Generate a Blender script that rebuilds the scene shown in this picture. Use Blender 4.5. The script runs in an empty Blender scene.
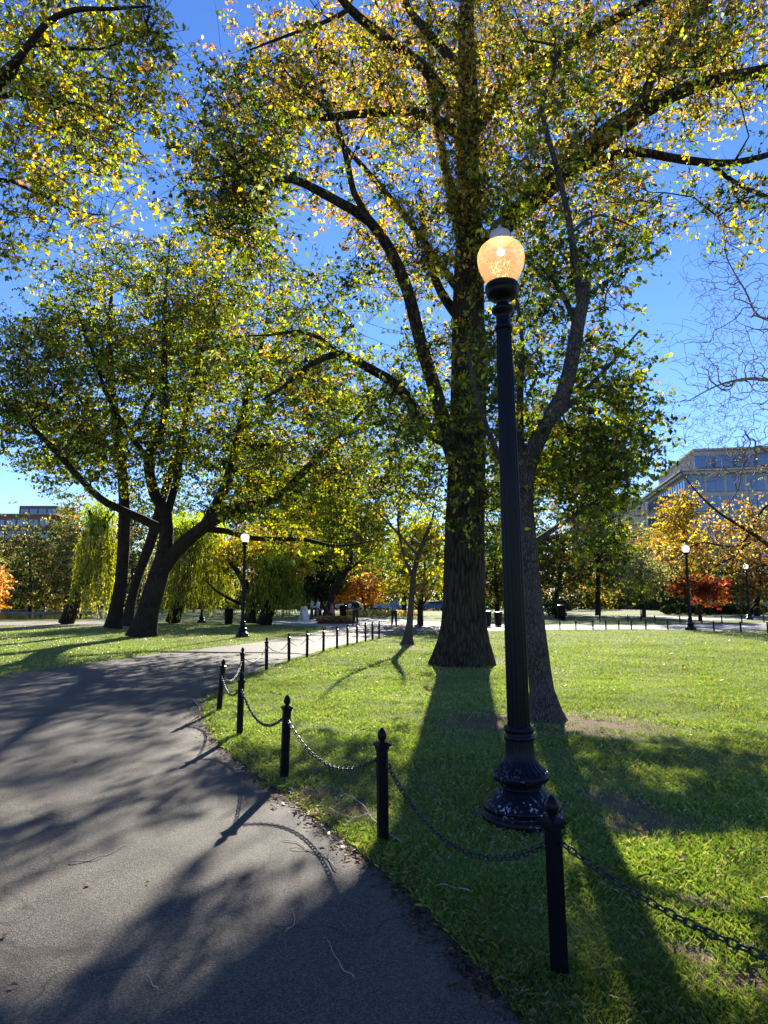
import bpy, math, random
import numpy as np
from mathutils import Vector, Matrix

random.seed(5)
rng = np.random.default_rng(11)
C = bpy.context.scene.collection
PI = math.pi

# ------------------------------------------------------------------ camera maths
F, PITCH, EYE = 650.0, math.radians(7.7), 1.6
cP, sP = math.cos(PITCH), math.sin(PITCH)


def ray(px, py):
    x = (px - 384) / F
    u = (512 - py) / F
    return x, cP - sP * u, sP + cP * u


def at(px, py, Y):
    x, y, z = ray(px, py)
    t = Y / y
    return Vector((x * t, Y, EYE + z * t))


def gp(px, py):
    x, y, z = ray(px, py)
    t = -EYE / z
    return Vector((x * t, y * t, 0))


def proj(P):
    x, y, z = P[:, 0], P[:, 1], P[:, 2] - EYE
    zc = y * cP + z * sP
    up = -y * sP + z * cP
    zc = np.where(zc < .05, .05, zc)
    return 384 + F * x / zc, 512 - F * up / zc


SUN_AZ, SUN_EL = math.atan(.139), math.radians(24.5)
SUN = Vector((math.sin(SUN_AZ) * math.cos(SUN_EL), math.cos(SUN_AZ) * math.cos(SUN_EL), math.sin(SUN_EL)))


def inpoly(px, py, poly):
    r = np.zeros(px.shape, bool)
    n = len(poly)
    for i in range(n):
        x1, y1 = poly[i]
        x2, y2 = poly[(i + 1) % n]
        if y1 == y2:
            continue
        c = (y1 > py) != (y2 > py)
        r ^= c & (px < (x2 - x1) * (py - y1) / (y2 - y1) + x1)
    return r


# ground areas that get open sun; (outline, how much foliage may stay in the way)
OPEN = [
    ([(478, 632), (900, 630), (900, 690), (768, 688), (660, 690), (668, 712), (900, 716), (900, 736), (768, 734), (650, 737), (560, 734), (520, 712), (478, 700), (474, 690)], .02),
    ([(380, 640), (432, 648), (424, 672), (386, 735), (362, 748), (300, 715), (262, 740), (235, 738), (210, 712), (213, 694), (280, 664)], .06),
    ([(300, 715), (362, 748), (345, 790), (285, 785), (262, 740)], .9),
    ([(596, 838), (690, 842), (768, 838), (900, 842), (900, 932), (768, 928), (712, 935), (680, 960), (655, 965)], .0),
    ([(690, 945), (768, 925), (768, 1024), (716, 1024)], .12),
    ([(610, 765), (700, 775), (690, 800), (630, 790)], .15),
    ([(474, 838), (512, 850), (520, 950), (495, 985), (474, 900)], .05),
    ([(-60, 728), (120, 708), (215, 720), (238, 745), (150, 790), (40, 812), (-60, 822)], .28),
    ([(-60, 920), (0, 908), (95, 862), (188, 822), (224, 828), (160, 905), (70, 970), (0, 994), (-60, 1000)], .0),
    ([(205, 890), (234, 812), (270, 790), (325, 816), (295, 845)], .0),
    ([(-60, 690), (190, 672), (215, 678), (60, 700), (-60, 712)], .7),
    ([(120, 640), (250, 641), (330, 636), (420, 632), (460, 628), (380, 623), (200, 632), (60, 636)], .1),
    ([(-100, 640), (120, 640), (60, 660), (-100, 668)], .4),
]


def sun_keep(P, jit=1.0):
    """True for leaves that do not stand between the sun and the open patches of ground."""
    k = P[:, 2]
    g = np.stack([P[:, 0] - k * SUN.x / SUN.z, P[:, 1] - k * SUN.y / SUN.z, np.zeros(len(P))], 1)
    wob = np.stack([np.sin(g[:, 1] * 2.3 + g[:, 0]), np.cos(g[:, 0] * 2.9)], 1)
    ok = g[:, 1] > 1.6
    px, py = proj(g)
    px = px + wob[:, 0] * 9
    py = py + wob[:, 1] * 3
    keep = np.ones(len(P), bool)
    r = rng.random(len(P))
    for poly, p in OPEN:
        m = ok & inpoly(px, py, poly)
        keep[m] = r[m] < p
    return keep


# ------------------------------------------------------------------ mesh helpers
def mesh_np(name, V, faces, mats, cols=None, smooth=False, midx=None):
    me = bpy.data.meshes.new(name)
    V = np.asarray(V, np.float32)
    F_ = np.asarray(faces, np.int32)
    n, k = F_.shape
    me.vertices.add(len(V))
    me.vertices.foreach_set('co', V.ravel())
    me.loops.add(n * k)
    me.loops.foreach_set('vertex_index', F_.ravel())
    me.polygons.add(n)
    me.polygons.foreach_set('loop_start', np.arange(0, n * k, k, dtype=np.int32))
    me.polygons.foreach_set('loop_total', np.full(n, k, np.int32))
    if smooth:
        me.polygons.foreach_set('use_smooth', np.ones(n, bool))
    if cols is not None:
        a = me.attributes.new('tint', 'FLOAT_COLOR', 'POINT')
        c = np.ones((len(V), 4), np.float32)
        c[:, :3] = cols
        a.data.foreach_set('color', c.ravel())
    for m in (mats if isinstance(mats, (list, tuple)) else [mats]):
        me.materials.append(m)
    me.update()
    return me


def link(name, me, parent=None, loc=(0, 0, 0)):
    o = bpy.data.objects.new(name, me)
    C.objects.link(o)
    o.location = loc
    if parent is not None:
        o.parent = parent
    return o


class MB:
    """collects polygons"""

    def __init__(s):
        s.v, s.f, s.sm = [], [], []

    def add(s, v, f, smooth=False):
        b = len(s.v)
        s.v += [tuple(p) for p in v]
        s.f += [tuple(b + i for i in q) for q in f]
        s.sm += [smooth] * len(f)

    def box(s, c, d, rz=0, taper=1.0, M=None):
        x, y, z = d[0] / 2, d[1] / 2, d[2] / 2
        v = [(-x, -y, -z), (x, -y, -z), (x, y, -z), (-x, y, -z)] + [(a * taper, b * taper, z) for a, b in ((-x, -y), (x, -y), (x, y), (-x, y))]
        R = Matrix.Rotation(rz, 3, 'Z')
        v = [R @ Vector(p) + Vector(c) for p in v]
        if M is not None:
            v = [M @ p for p in v]
        s.add(v, [(0, 3, 2, 1), (4, 5, 6, 7), (0, 1, 5, 4), (1, 2, 6, 5), (2, 3, 7, 6), (3, 0, 4, 7)])

    def lathe(s, prof, n=24, c=(0, 0, 0), rfun=None, smooth=True, cap=True):
        v = []
        for (r, z) in prof:
            for i in range(n):
                a = 2 * PI * i / n
                rr = r if rfun is None else r * rfun(i, n, z)
                v.append((c[0] + rr * math.cos(a), c[1] + rr * math.sin(a), c[2] + z))
        f = []
        for j in range(len(prof) - 1):
            for i in range(n):
                k = (i + 1) % n
                f.append((j * n + i, j * n + k, (j + 1) * n + k, (j + 1) * n + i))
        s.add(v, f, smooth)
        if cap:
            b = len(prof) - 1
            s.add([v[i] for i in range(n)], [tuple(reversed(range(n)))])
            s.add([v[b * n + i] for i in range(n)], [tuple(range(n))])

    def tube(s, pts, rad, n=8, smooth=True, cap=True):
        pts = [Vector(p) for p in pts]
        if not hasattr(rad, '__len__'):
            rad = [rad] * len(pts)
        v, f = [], []
        t0 = (pts[1] - pts[0]).normalized()
        up = t0.orthogonal().normalized()
        for j, p in enumerate(pts):
            a = pts[max(j - 1, 0)]
            b = pts[min(j + 1, len(pts) - 1)]
            t = (b - a).normalized()
            up = (up - t * up.dot(t))
            up = up.normalized() if up.length > 1e-6 else t.orthogonal().normalized()
            w = t.cross(up)
            for i in range(n):
                an = 2 * PI * i / n
                v.append(p + (up * math.cos(an) + w * math.sin(an)) * rad[j])
        for j in range(len(pts) - 1):
            for i in range(n):
                k = (i + 1) % n
                f.append((j * n + i, j * n + k, (j + 1) * n + k, (j + 1) * n + i))
        if cap:
            f.append(tuple(reversed(range(n))))
            f.append(tuple((len(pts) - 1) * n + i for i in range(n)))
        s.add(v, f, smooth)

    def ball(s, c, r, n=12, m=8):
        if not hasattr(r, '__len__'):
            r = (r, r, r)
        v, f = [], []
        for j in range(m + 1):
            ph = PI * j / m
            for i in range(n):
                a = 2 * PI * i / n
                v.append((c[0] + r[0] * math.sin(ph) * math.cos(a), c[1] + r[1] * math.sin(ph) * math.sin(a), c[2] - r[2] * math.cos(ph)))
        for j in range(m):
            for i in range(n):
                k = (i + 1) % n
                f.append((j * n + i, j * n + k, (j + 1) * n + k, (j + 1) * n + i))
        s.add(v, f, True)

    def build(s, name, mat, parent=None, loc=(0, 0, 0), bevel=0):
        me = bpy.data.meshes.new(name)
        me.from_pydata(s.v, [], s.f)
        me.polygons.foreach_set('use_smooth', s.sm)
        me.materials.append(mat)
        me.update()
        o = link(name, me, parent, loc)
        if bevel:
            b = o.modifiers.new('bevel', 'BEVEL')
            b.width = bevel
            b.segments = 2
            b.limit_method = 'ANGLE'
        return o


def empty(name, loc=(0, 0, 0), rz=0):
    o = bpy.data.objects.new(name, None)
    C.objects.link(o)
    o.location = loc
    o.rotation_euler = (0, 0, rz)
    o.empty_display_size = .2
    return o


def tag(o, label=None, cat=None, group=None, kind=None):
    if label: o['label'] = label
    if cat: o['category'] = cat
    if group: o['group'] = group
    if kind: o['kind'] = kind
    return o


def copy_tree(o, parent=None):
    c = o.copy()
    C.objects.link(c)
    if parent is not None:
        c.parent = parent
    for ch in list(o.children):
        copy_tree(ch, c)
    return c


# ------------------------------------------------------------------ materials
def mat_new(name):
    m = bpy.data.materials.new(name)
    m.use_nodes = True
    nt = m.node_tree
    return m, nt, nt.nodes['Principled BSDF'], nt.nodes['Material Output']


def N(nt, t, **kw):
    n = nt.nodes.new(t)
    for k, v in kw.items():
        if k in n.inputs.keys():
            n.inputs[k].default_value = v
        else:
            setattr(n, k, v)
    return n


def ramp(nt, fac, stops):
    r = nt.nodes.new('ShaderNodeValToRGB')
    e = r.color_ramp.elements
    while len(e) < len(stops):
        e.new(.5)
    for el, (p, c) in zip(e, stops):
        el.position = p
        el.color = (*c, 1) if len(c) == 3 else c
    nt.links.new(fac, r.inputs['Fac'])
    return r.outputs['Color']


def noise(nt, scale, detail=4, rough=.55, vec=None, dist=0):
    n = nt.nodes.new('ShaderNodeTexNoise')
    n.inputs['Scale'].default_value = scale
    n.inputs['Detail'].default_value = detail
    n.inputs['Roughness'].default_value = rough
    n.inputs['Distortion'].default_value = dist
    if vec is None:
        g = nt.nodes.new('ShaderNodeNewGeometry')
        vec = g.outputs['Position']
    nt.links.new(vec, n.inputs['Vector'])
    return n.outputs['Fac']


def mixc(nt, fac, a, b, mode='MIX'):
    m = nt.nodes.new('ShaderNodeMix')
    m.data_type = 'RGBA'
    m.blend_type = mode
    for s, i in ((a, 6), (b, 7)):
        if isinstance(s, (tuple, list)):
            m.inputs[i].default_value = (*s, 1)
        else:
            nt.links.new(s, m.inputs[i])
    if isinstance(fac, (int, float)):
        m.inputs[0].default_value = fac
    else:
        nt.links.new(fac, m.inputs[0])
    return m.outputs[2]


def bump(nt, h, strength=.5, dist=.01, normal=None):
    b = nt.nodes.new('ShaderNodeBump')
    b.inputs['Strength'].default_value = strength
    b.inputs['Distance'].default_value = dist
    nt.links.new(h, b.inputs['Height'])
    if normal is not None:
        nt.links.new(normal, b.inputs['Normal'])
    return b.outputs['Normal']


def simple(name, c1, c2=None, scale=20, rough=.7, metal=0, bmp=.2, bd=.004, spec=.5):
    m, nt, b, o = mat_new(name)
    c2 = c2 or tuple(x * .75 for x in c1)
    nz = noise(nt, scale)
    nt.links.new(ramp(nt, nz, [(.35, c1), (.65, c2)]), b.inputs['Base Color'])
    b.inputs['Roughness'].default_value = rough
    b.inputs['Metallic'].default_value = metal
    b.inputs['Specular IOR Level'].default_value = spec
    if bmp:
        nt.links.new(bump(nt, noise(nt, scale * 3), bmp, bd), b.inputs['Normal'])
    return m


def mat_leaf(name='leaf', trans=.6, gloss=.025, gain=1.62):
    m, nt, b, out = mat_new(name)
    nt.nodes.remove(b)
    a = N(nt, 'ShaderNodeAttribute', attribute_name='tint')
    col = a.outputs['Color']
    hs = nt.nodes.new('ShaderNodeHueSaturation')
    hs.inputs['Saturation'].default_value = 1.1
    hs.inputs['Value'].default_value = gain
    nt.links.new(col, hs.inputs['Color'])
    d = nt.nodes.new('ShaderNodeBsdfDiffuse')
    t = nt.nodes.new('ShaderNodeBsdfTranslucent')
    g = N(nt, 'ShaderNodeBsdfGlossy', Roughness=.38)
    g.inputs['Color'].default_value = (.8, .8, .75, 1)
    nt.links.new(col, d.inputs['Color'])
    nt.links.new(hs.outputs['Color'], t.inputs['Color'])
    m1 = nt.nodes.new('ShaderNodeMixShader')
    m1.inputs[0].default_value = trans
    nt.links.new(d.outputs[0], m1.inputs[1])
    nt.links.new(t.outputs[0], m1.inputs[2])
    m2 = nt.nodes.new('ShaderNodeMixShader')
    m2.inputs[0].default_value = gloss
    nt.links.new(m1.outputs[0], m2.inputs[1])
    nt.links.new(g.outputs[0], m2.inputs[2])
    nt.links.new(m2.outputs[0], out.inputs['Surface'])
    return m


def mat_bark(name, c1, c2, sx=6, sz=1.2, strength=.9, dist=.03):
    m, nt, b, o = mat_new(name)
    g = nt.nodes.new('ShaderNodeNewGeometry')
    mp = nt.nodes.new('ShaderNodeMapping')
    mp.inputs['Scale'].default_value = (sx, sx, sz)
    nt.links.new(g.outputs['Position'], mp.inputs['Vector'])
    v = nt.nodes.new('ShaderNodeTexVoronoi')
    v.feature = 'DISTANCE_TO_EDGE'
    v.inputs['Scale'].default_value = 2.2
    nd = nt.nodes.new('ShaderNodeTexNoise')
    nd.inputs['Scale'].default_value = 2.5
    nd.inputs['Detail'].default_value = 5
    nt.links.new(mp.outputs['Vector'], nd.inputs['Vector'])
    wv = nt.nodes.new('ShaderNodeVectorMath')
    wv.operation = 'MULTIPLY_ADD'
    nt.links.new(nd.outputs['Color'], wv.inputs[0])
    wv.inputs[1].default_value = (.6, .6, .6)
    nt.links.new(mp.outputs['Vector'], wv.inputs[2])
    nt.links.new(wv.outputs[0], v.inputs['Vector'])
    h = ramp(nt, v.outputs['Distance'], [(0, (0, 0, 0)), (.22, (1, 1, 1))])
    fine = noise(nt, 14, 6, .65, mp.outputs['Vector'])
    hh = mixc(nt, .4, h, fine)
    col = ramp(nt, hh, [(.2, c2), (.75, c1)])
    col = mixc(nt, ramp(nt, noise(nt, 1.3, 4), [(.45, (0, 0, 0)), (.7, (.5, .5, .5))]), col, tuple(x * 1.2 + .012 for x in c1))
    nt.links.new(col, b.inputs['Base Color'])
    b.inputs['Roughness'].default_value = .9
    b.inputs['Specular IOR Level'].default_value = .2
    nt.links.new(bump(nt, hh, strength, dist), b.inputs['Normal'])
    return m


def mat_grass_ground():
    m, nt, b, o = mat_new('lawn_soil_and_turf')
    n1 = noise(nt, .35, 5, .6)
    n2 = noise(nt, 9, 6, .7)
    n3 = noise(nt, 70, 3, .7)
    c = ramp(nt, n1, [(.35, (.15, .20, .05)), (.65, (.21, .25, .07))])
    c = mixc(nt, ramp(nt, n2, [(.4, (0, 0, 0)), (.75, (.7, .7, .7))]), c, (.22, .21, .075))
    c = mixc(nt, ramp(nt, n3, [(.45, (0, 0, 0)), (.62, (.8, .8, .8))]), c, (.055, .075, .016))
    # bare soil where grass has worn away
    geo = nt.nodes.new('ShaderNodeNewGeometry')
    soil = None
    spots = [(590, 724, 1.0, 1.0), (490, 722, .75, .8), (646, 824, .36, .34), (612, 800, .34, .4), (700, 905, .16, .14), (628, 812, .3, .3),
             (478, 660, 1.5, .6), (300, 795, .5, .3), (405, 648, .7, .8), (515, 810, .5, .3), (340, 812, .3, .25), (735, 985, .2, .14), (690, 955, .12, .12)]
    for (px, py, rx, ry) in spots:
        p = gp(px, py)
        mp = nt.nodes.new('ShaderNodeMapping')
        mp.vector_type = 'POINT'
        mp.inputs['Location'].default_value = (-p.x / rx, -p.y / ry, 0)
        mp.inputs['Scale'].default_value = (1 / rx, 1 / ry, 0)
        nt.links.new(geo.outputs['Position'], mp.inputs['Vector'])
        ln = nt.nodes.new('ShaderNodeVectorMath')
        ln.operation = 'LENGTH'
        nt.links.new(mp.outputs['Vector'], ln.inputs[0])
        if soil is None:
            soil = ln.outputs['Value']
        else:
            mn = nt.nodes.new('ShaderNodeMath')
            mn.operation = 'MINIMUM'
            nt.links.new(soil, mn.inputs[0])
            nt.links.new(ln.outputs['Value'], mn.inputs[1])
            soil = mn.outputs[0]
    ad = nt.nodes.new('ShaderNodeMath')
    ad.operation = 'MULTIPLY_ADD'
    nt.links.new(noise(nt, 5, 5, .7), ad.inputs[0])
    ad.inputs[1].default_value = 1.6
    nt.links.new(soil, ad.inputs[2])
    f = ramp(nt, ad.outputs[0], [(.0, (1, 1, 1)), (1.0, (1, 1, 1))])
    mr = nt.nodes.new('ShaderNodeMapRange')
    mr.inputs['From Min'].default_value = 1.45
    mr.inputs['From Max'].default_value = 1.9
    mr.inputs['To Min'].default_value = 1
    mr.inputs['To Max'].default_value = 0
    nt.links.new(ad.outputs[0], mr.inputs['Value'])
    c = mixc(nt, mr.outputs['Result'], c, ramp(nt, n3, [(.35, (.10, .065, .04)), (.6, (.24, .165, .11))]))
    nt.links.new(c, b.inputs['Base Color'])
    b.inputs['Roughness'].default_value = .95
    b.inputs['Specular IOR Level'].default_value = .1
    nt.links.new(bump(nt, n3, 1.0, .03), b.inputs['Normal'])
    return m, spots


def mat_asphalt(name, c1, c2, grit=260):
    m, nt, b, o = mat_new(name)
    n1 = noise(nt, .8, 5, .6)
    n3 = noise(nt, grit, 3, .75)
    v = nt.nodes.new('ShaderNodeTexVoronoi')
    v.inputs['Scale'].default_value = grit * .38
    g = nt.nodes.new('ShaderNodeNewGeometry')
    nt.links.new(g.outputs['Position'], v.inputs['Vector'])
    c = ramp(nt, n1, [(.3, c1), (.7, c2)])
    c = mixc(nt, ramp(nt, v.outputs['Color'], [(.25, (0, 0, 0)), (.9, (.75, .75, .75))]), c, tuple(x * 2.6 for x in c2))
    c = mixc(nt, ramp(nt, n3, [(.38, (.95, .95, .95)), (.52, (0, 0, 0))]), c, tuple(x * .2 for x in c1))
    # worn pale blotches and thin cracks
    c = mixc(nt, ramp(nt, noise(nt, 2.7, 6, .7, dist=.6), [(.5, (0, 0, 0)), (.8, (.45, .45, .45))]), c, tuple(x * 1.5 for x in c2))
    vc = nt.nodes.new('ShaderNodeTexVoronoi')
    vc.feature = 'DISTANCE_TO_EDGE'
    vc.inputs['Scale'].default_value = .42
    wv = nt.nodes.new('ShaderNodeVectorMath'); wv.operation = 'MULTIPLY_ADD'
    nd = nt.nodes.new('ShaderNodeTexNoise'); nd.inputs['Scale'].default_value = 1.6; nd.inputs['Detail'].default_value = 7
    nt.links.new(g.outputs['Position'], nd.inputs['Vector'])
    nt.links.new(nd.outputs['Color'], wv.inputs[0]); wv.inputs[1].default_value = (1.3, 1.3, 0)
    nt.links.new(g.outputs['Position'], wv.inputs[2]); nt.links.new(wv.outputs[0], vc.inputs['Vector'])
    ck = ramp(nt, vc.outputs['Distance'], [(0, (.75, .75, .75)), (.006, (0, 0, 0))])
    c = mixc(nt, ck, c, tuple(x * .3 for x in c1))
    c = mixc(nt, ramp(nt, noise(nt, .55, 4, .6), [(.55, (0, 0, 0)), (.72, (.4, .4, .4))]), c, tuple(x * .55 for x in c1))
    nt.links.new(c, b.inputs['Base Color'])
    b.inputs['Roughness'].default_value = .82
    b.inputs['Specular IOR Level'].default_value = .35
    hn = mixc(nt, .5, v.outputs['Distance'], n3)
    nt.links.new(bump(nt, hn, 1.0, .006), b.inputs['Normal'])
    return m


M = {}
M['leaf'] = mat_leaf('tree_leaf')
M['blade'] = mat_leaf('grass_blade', .5, .10, 1.5)
M['bark'] = mat_bark('rough_dark_bark', (.060, .046, .032), (.008, .006, .004), 5.5, .65, 1, .09)
M['bark2'] = mat_bark('grey_furrowed_bark', (.105, .092, .078), (.02, .017, .014), 17, 5, 1, .02)
M['bark3'] = mat_bark('dark_smooth_bark', (.028, .021, .016), (.008, .006, .005), 7, 1.4, .8, .02)
M['twigbark'] = simple('grey_twig_bark', (.19, .16, .14), (.10, .085, .075), 8, .9, bmp=0)
M['asphalt'] = mat_asphalt('path_asphalt', (.038, .0325, .027), (.082, .069, .055), 330)
M['paleasphalt'] = mat_asphalt('plaza_paving', (.17, .165, .155), (.22, .21, .195), 60)
M['tan'] = mat_asphalt('stone_dust_path', (.17, .13, .10), (.21, .17, .13), 60)


def mat_iron(name, c, wear):
    m, nt, b, o = mat_new(name)
    tc = nt.nodes.new('ShaderNodeTexCoord')
    n = noise(nt, 38, 6, .7, tc.outputs['Object'])
    n2 = noise(nt, 5, 4, .6, tc.outputs['Object'])
    f = ramp(nt, n, [(.555, (0, 0, 0)), (.61, (1, 1, 1))])
    f2 = ramp(nt, n2, [(.45, (0, 0, 0)), (.6, (1, 1, 1))])
    sx = nt.nodes.new('ShaderNodeSeparateXYZ')
    nt.links.new(tc.outputs['Object'], sx.inputs[0])
    mr = nt.nodes.new('ShaderNodeMapRange')
    mr.inputs['From Min'].default_value = .2
    mr.inputs['From Max'].default_value = .46
    mr.inputs['To Min'].default_value = 1
    mr.inputs['To Max'].default_value = 0
    nt.links.new(sx.outputs['Z'], mr.inputs['Value'])
    a = nt.nodes.new('ShaderNodeMath'); a.operation = 'MULTIPLY'
    nt.links.new(f, a.inputs[0]); nt.links.new(f2, a.inputs[1])
    a2 = nt.nodes.new('ShaderNodeMath'); a2.operation = 'MULTIPLY'
    nt.links.new(a.outputs[0], a2.inputs[0]); nt.links.new(mr.outputs[0], a2.inputs[1])
    a3 = nt.nodes.new('ShaderNodeMath'); a3.operation = 'MULTIPLY'
    nt.links.new(a2.outputs[0], a3.inputs[0]); a3.inputs[1].default_value = wear
    col = mixc(nt, a3.outputs[0], ramp(nt, n2, [(.3, c), (.7, tuple(x * 1.6 for x in c))]), (.42, .42, .43))
    nt.links.new(col, b.inputs['Base Color'])
    b.inputs['Roughness'].default_value = .32
    b.inputs['Specular IOR Level'].default_value = .12
    nt.links.new(bump(nt, n, .35, .002), b.inputs['Normal'])
    return m


M['iron'] = mat_iron('black_painted_iron', (.0035, .004, .006), 0)
M['ironworn'] = mat_iron('worn_black_painted_iron', (.0045, .0055, .011), 1.0)
M['chain'] = simple('dull_black_chain_steel', (.02, .02, .022), (.05, .048, .045), 60, .45, .6, .2)
M['zinc'] = simple('weathered_galvanised_cap', (.50, .50, .49), (.30, .30, .30), 25, .45, .25, .3)


def mat_globe(name, lit):
    m, nt, b, out = mat_new(name)
    nt.nodes.remove(b)
    tc = nt.nodes.new('ShaderNodeTexCoord')
    v = nt.nodes.new('ShaderNodeTexVoronoi')
    v.inputs['Scale'].default_value = 38
    nt.links.new(tc.outputs['Object'], v.inputs['Vector'])
    bn = bump(nt, v.outputs['Distance'], .6, .008)
    col = (1.0, .88, .70, 1) if lit else (.97, .98, 1, 1)
    t = N(nt, 'ShaderNodeBsdfTranslucent'); t.inputs['Color'].default_value = col
    if lit:
        pc = ramp(nt, noise(nt, 11, 5, .7, tc.outputs['Object']), [(.35, (.95, .62, .26)), (.65, (1, .88, .66))])
        cell = ramp(nt, v.outputs['Distance'], [(.1, (1, 1, 1)), (.55, (.45, .36, .26))])
        nt.links.new(mixc(nt, 1.0, pc, cell, 'MULTIPLY'), t.inputs['Color'])
    d = N(nt, 'ShaderNodeBsdfDiffuse'); d.inputs['Color'].default_value = (.75, .62, .42, 1) if lit else (.9, .9, .92, 1)
    g = N(nt, 'ShaderNodeBsdfGlossy', Roughness=.12)
    tr = N(nt, 'ShaderNodeBsdfRefraction', Roughness=.12, IOR=1.12); tr.inputs['Color'].default_value = col
    for s in (t, d, g, tr):
        nt.links.new(bn, s.inputs['Normal'])

    def mx(f, a, c):
        k = nt.nodes.new('ShaderNodeMixShader')
        k.inputs[0].default_value = f
        nt.links.new(a, k.inputs[1]); nt.links.new(c, k.inputs[2])
        return k.outputs[0]
    s = mx(.3, t.outputs[0], d.outputs[0])
    if lit:
        lw = nt.nodes.new('ShaderNodeLayerWeight')
        lw.inputs['Blend'].default_value = .45
        rr_ = nt.nodes.new('ShaderNodeMapRange')
        rr_.inputs['To Min'].default_value = .78
        rr_.inputs['To Max'].default_value = .25
        nt.links.new(lw.outputs['Facing'], rr_.inputs['Value'])
        k_ = nt.nodes.new('ShaderNodeMixShader')
        nt.links.new(rr_.outputs['Result'], k_.inputs[0])
        nt.links.new(s, k_.inputs[1]); nt.links.new(tr.outputs[0], k_.inputs[2])
        s = k_.outputs[0]
    else:
        s = mx(.06, s, tr.outputs[0])
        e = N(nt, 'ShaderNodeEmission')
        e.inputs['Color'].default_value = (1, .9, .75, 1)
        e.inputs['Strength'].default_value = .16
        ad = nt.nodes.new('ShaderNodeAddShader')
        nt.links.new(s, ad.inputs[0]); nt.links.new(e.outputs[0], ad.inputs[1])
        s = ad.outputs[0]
    s = mx(.06, s, g.outputs[0])
    if lit:
        e = N(nt, 'ShaderNodeEmission')
        e.inputs['Color'].default_value = (1, .66, .34, 1)
        e.inputs['Strength'].default_value = .08
        ad = nt.nodes.new('ShaderNodeAddShader')
        nt.links.new(s, ad.inputs[0]); nt.links.new(e.outputs[0], ad.inputs[1])
        s = ad.outputs[0]
    nt.links.new(s, out.inputs['Surface'])
    return m


M['globe_lit'] = mat_globe('amber_prismatic_globe', True)
M['globe'] = mat_globe('clear_white_globe', False)
mb_, nt_, b_, o_ = mat_new('glowing_bulb')
b_.inputs['Base Color'].default_value = (1, .8, .5, 1)
b_.inputs['Emission Color'].default_value = (1, .62, .22, 1)
b_.inputs['Emission Strength'].default_value = 60
M['bulb'] = mb_

# ------------------------------------------------------------------ world, sun, camera
sc = bpy.context.scene
w = bpy.data.worlds.new('World')
sc.world = w
w.use_nodes = True
nt = w.node_tree
bg = nt.nodes['Background']
sky = nt.nodes.new('ShaderNodeTexSky')
sky.sky_type = 'NISHITA'
sky.sun_disc = False
sky.sun_elevation = SUN_EL
sky.sun_rotation = SUN_AZ
sky.altitude = 900
sky.air_density = 1.0
sky.dust_density = 0.0
sky.ozone_density = 3.0
hs_ = nt.nodes.new('ShaderNodeHueSaturation')
hs_.inputs['Saturation'].default_value = 1.15
nt.links.new(mixc(nt, 1.0, sky.outputs[0], (1.0, .93, 1.10), 'MULTIPLY'), hs_.inputs['Color'])
nt.links.new(hs_.outputs[0], bg.inputs['Color'])
bg.inputs['Strength'].default_value = .066

ld = bpy.data.lights.new('sun', 'SUN')
ld.energy = 5
ld.angle = math.radians(.53)
ld.color = (1, .93, .80)
lo = bpy.data.objects.new('sun', ld)
C.objects.link(lo)
lo.rotation_euler = SUN.to_track_quat('Z', 'Y').to_euler()
lo.location = (0, 0, 60)

cd = bpy.data.cameras.new('camera')
cd.sensor_fit = 'VERTICAL'
cd.sensor_height = 24
cd.lens = F / 1024 * 24
cd.clip_end = 2000
cam = bpy.data.objects.new('camera', cd)
C.objects.link(cam)
cam.location = (0, 0, EYE)
cam.rotation_euler = (PI / 2 + PITCH, 0, 0)
sc.camera = cam
sc.view_settings.view_transform = 'Standard'
sc.view_settings.look = 'None'
sc.view_settings.gamma = 1
sc.view_settings.exposure = 1.8
cy = sc.cycles
cy.max_bounces = 6
cy.diffuse_bounces = 3
cy.glossy_bounces = 2
cy.transmission_bounces = 5
cy.transparent_max_bounces = 4
cy.caustics_reflective = False
cy.caustics_refractive = False
cy.sample_clamp_indirect = 6

# ------------------------------------------------------------------ ground, paths, water
m_ground, SPOTS = mat_grass_ground()
g = MB()
g.add([(-700, -60, 0), (700, -60, 0), (700, 1200, 0), (-700, 1200, 0)], [(0, 1, 2, 3)])
tag(g.build('ground', m_ground), 'flat green park lawn with worn bare patches reaching to the far trees', kind='structure')


def smooth_line(pts, k=6):
    out = []
    n = len(pts)
    for i in range(n - 1):
        p0, p1, p2, p3 = pts[max(i - 1, 0)], pts[i], pts[i + 1], pts[min(i + 2, n - 1)]
        for j in range(k):
            t = j / k
            out.append(.5 * ((2 * p1) + (-p0 + p2) * t + (2 * p0 - 5 * p1 + 4 * p2 - p3) * t * t + (-p0 + 3 * p1 - 3 * p2 + p3) * t ** 3))
    out.append(pts[-1])
    return out


def wobble(pts, a, seed=0):
    r = random.Random(seed)
    out = []
    for i, p in enumerate(pts):
        out.append(p + Vector((r.uniform(-a, a), r.uniform(-a, a), 0)))
    return out


right_px = [(520, 1024), (478, 972), (440, 926), (392, 880), (340, 838), (300, 808), (262, 780), (232, 756), (212, 736), (203, 716), (207, 698), (228, 683), (262, 669), (300, 657), (335, 647), (365, 640), (384, 636), (410, 633), (440, 632)]
left_px = [(-160, 690), (-60, 681), (0, 675), (50, 669), (100, 662), (150, 655), (200, 649), (245, 644), (285, 638), (312, 633), (326, 629), (322, 626)]
near = [Vector((1.15, -14, 0)), Vector((1.1, -3, 0)), Vector((.85, 1, 0))]
R_line = wobble(smooth_line(near + [gp(*p) for p in right_px], 7), .012, 3)
L_line = wobble(smooth_line([Vector((-40, 6, 0)), Vector((-22, 10.5, 0))] + [gp(*p) for p in left_px[1:]], 5), .03, 4)
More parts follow.
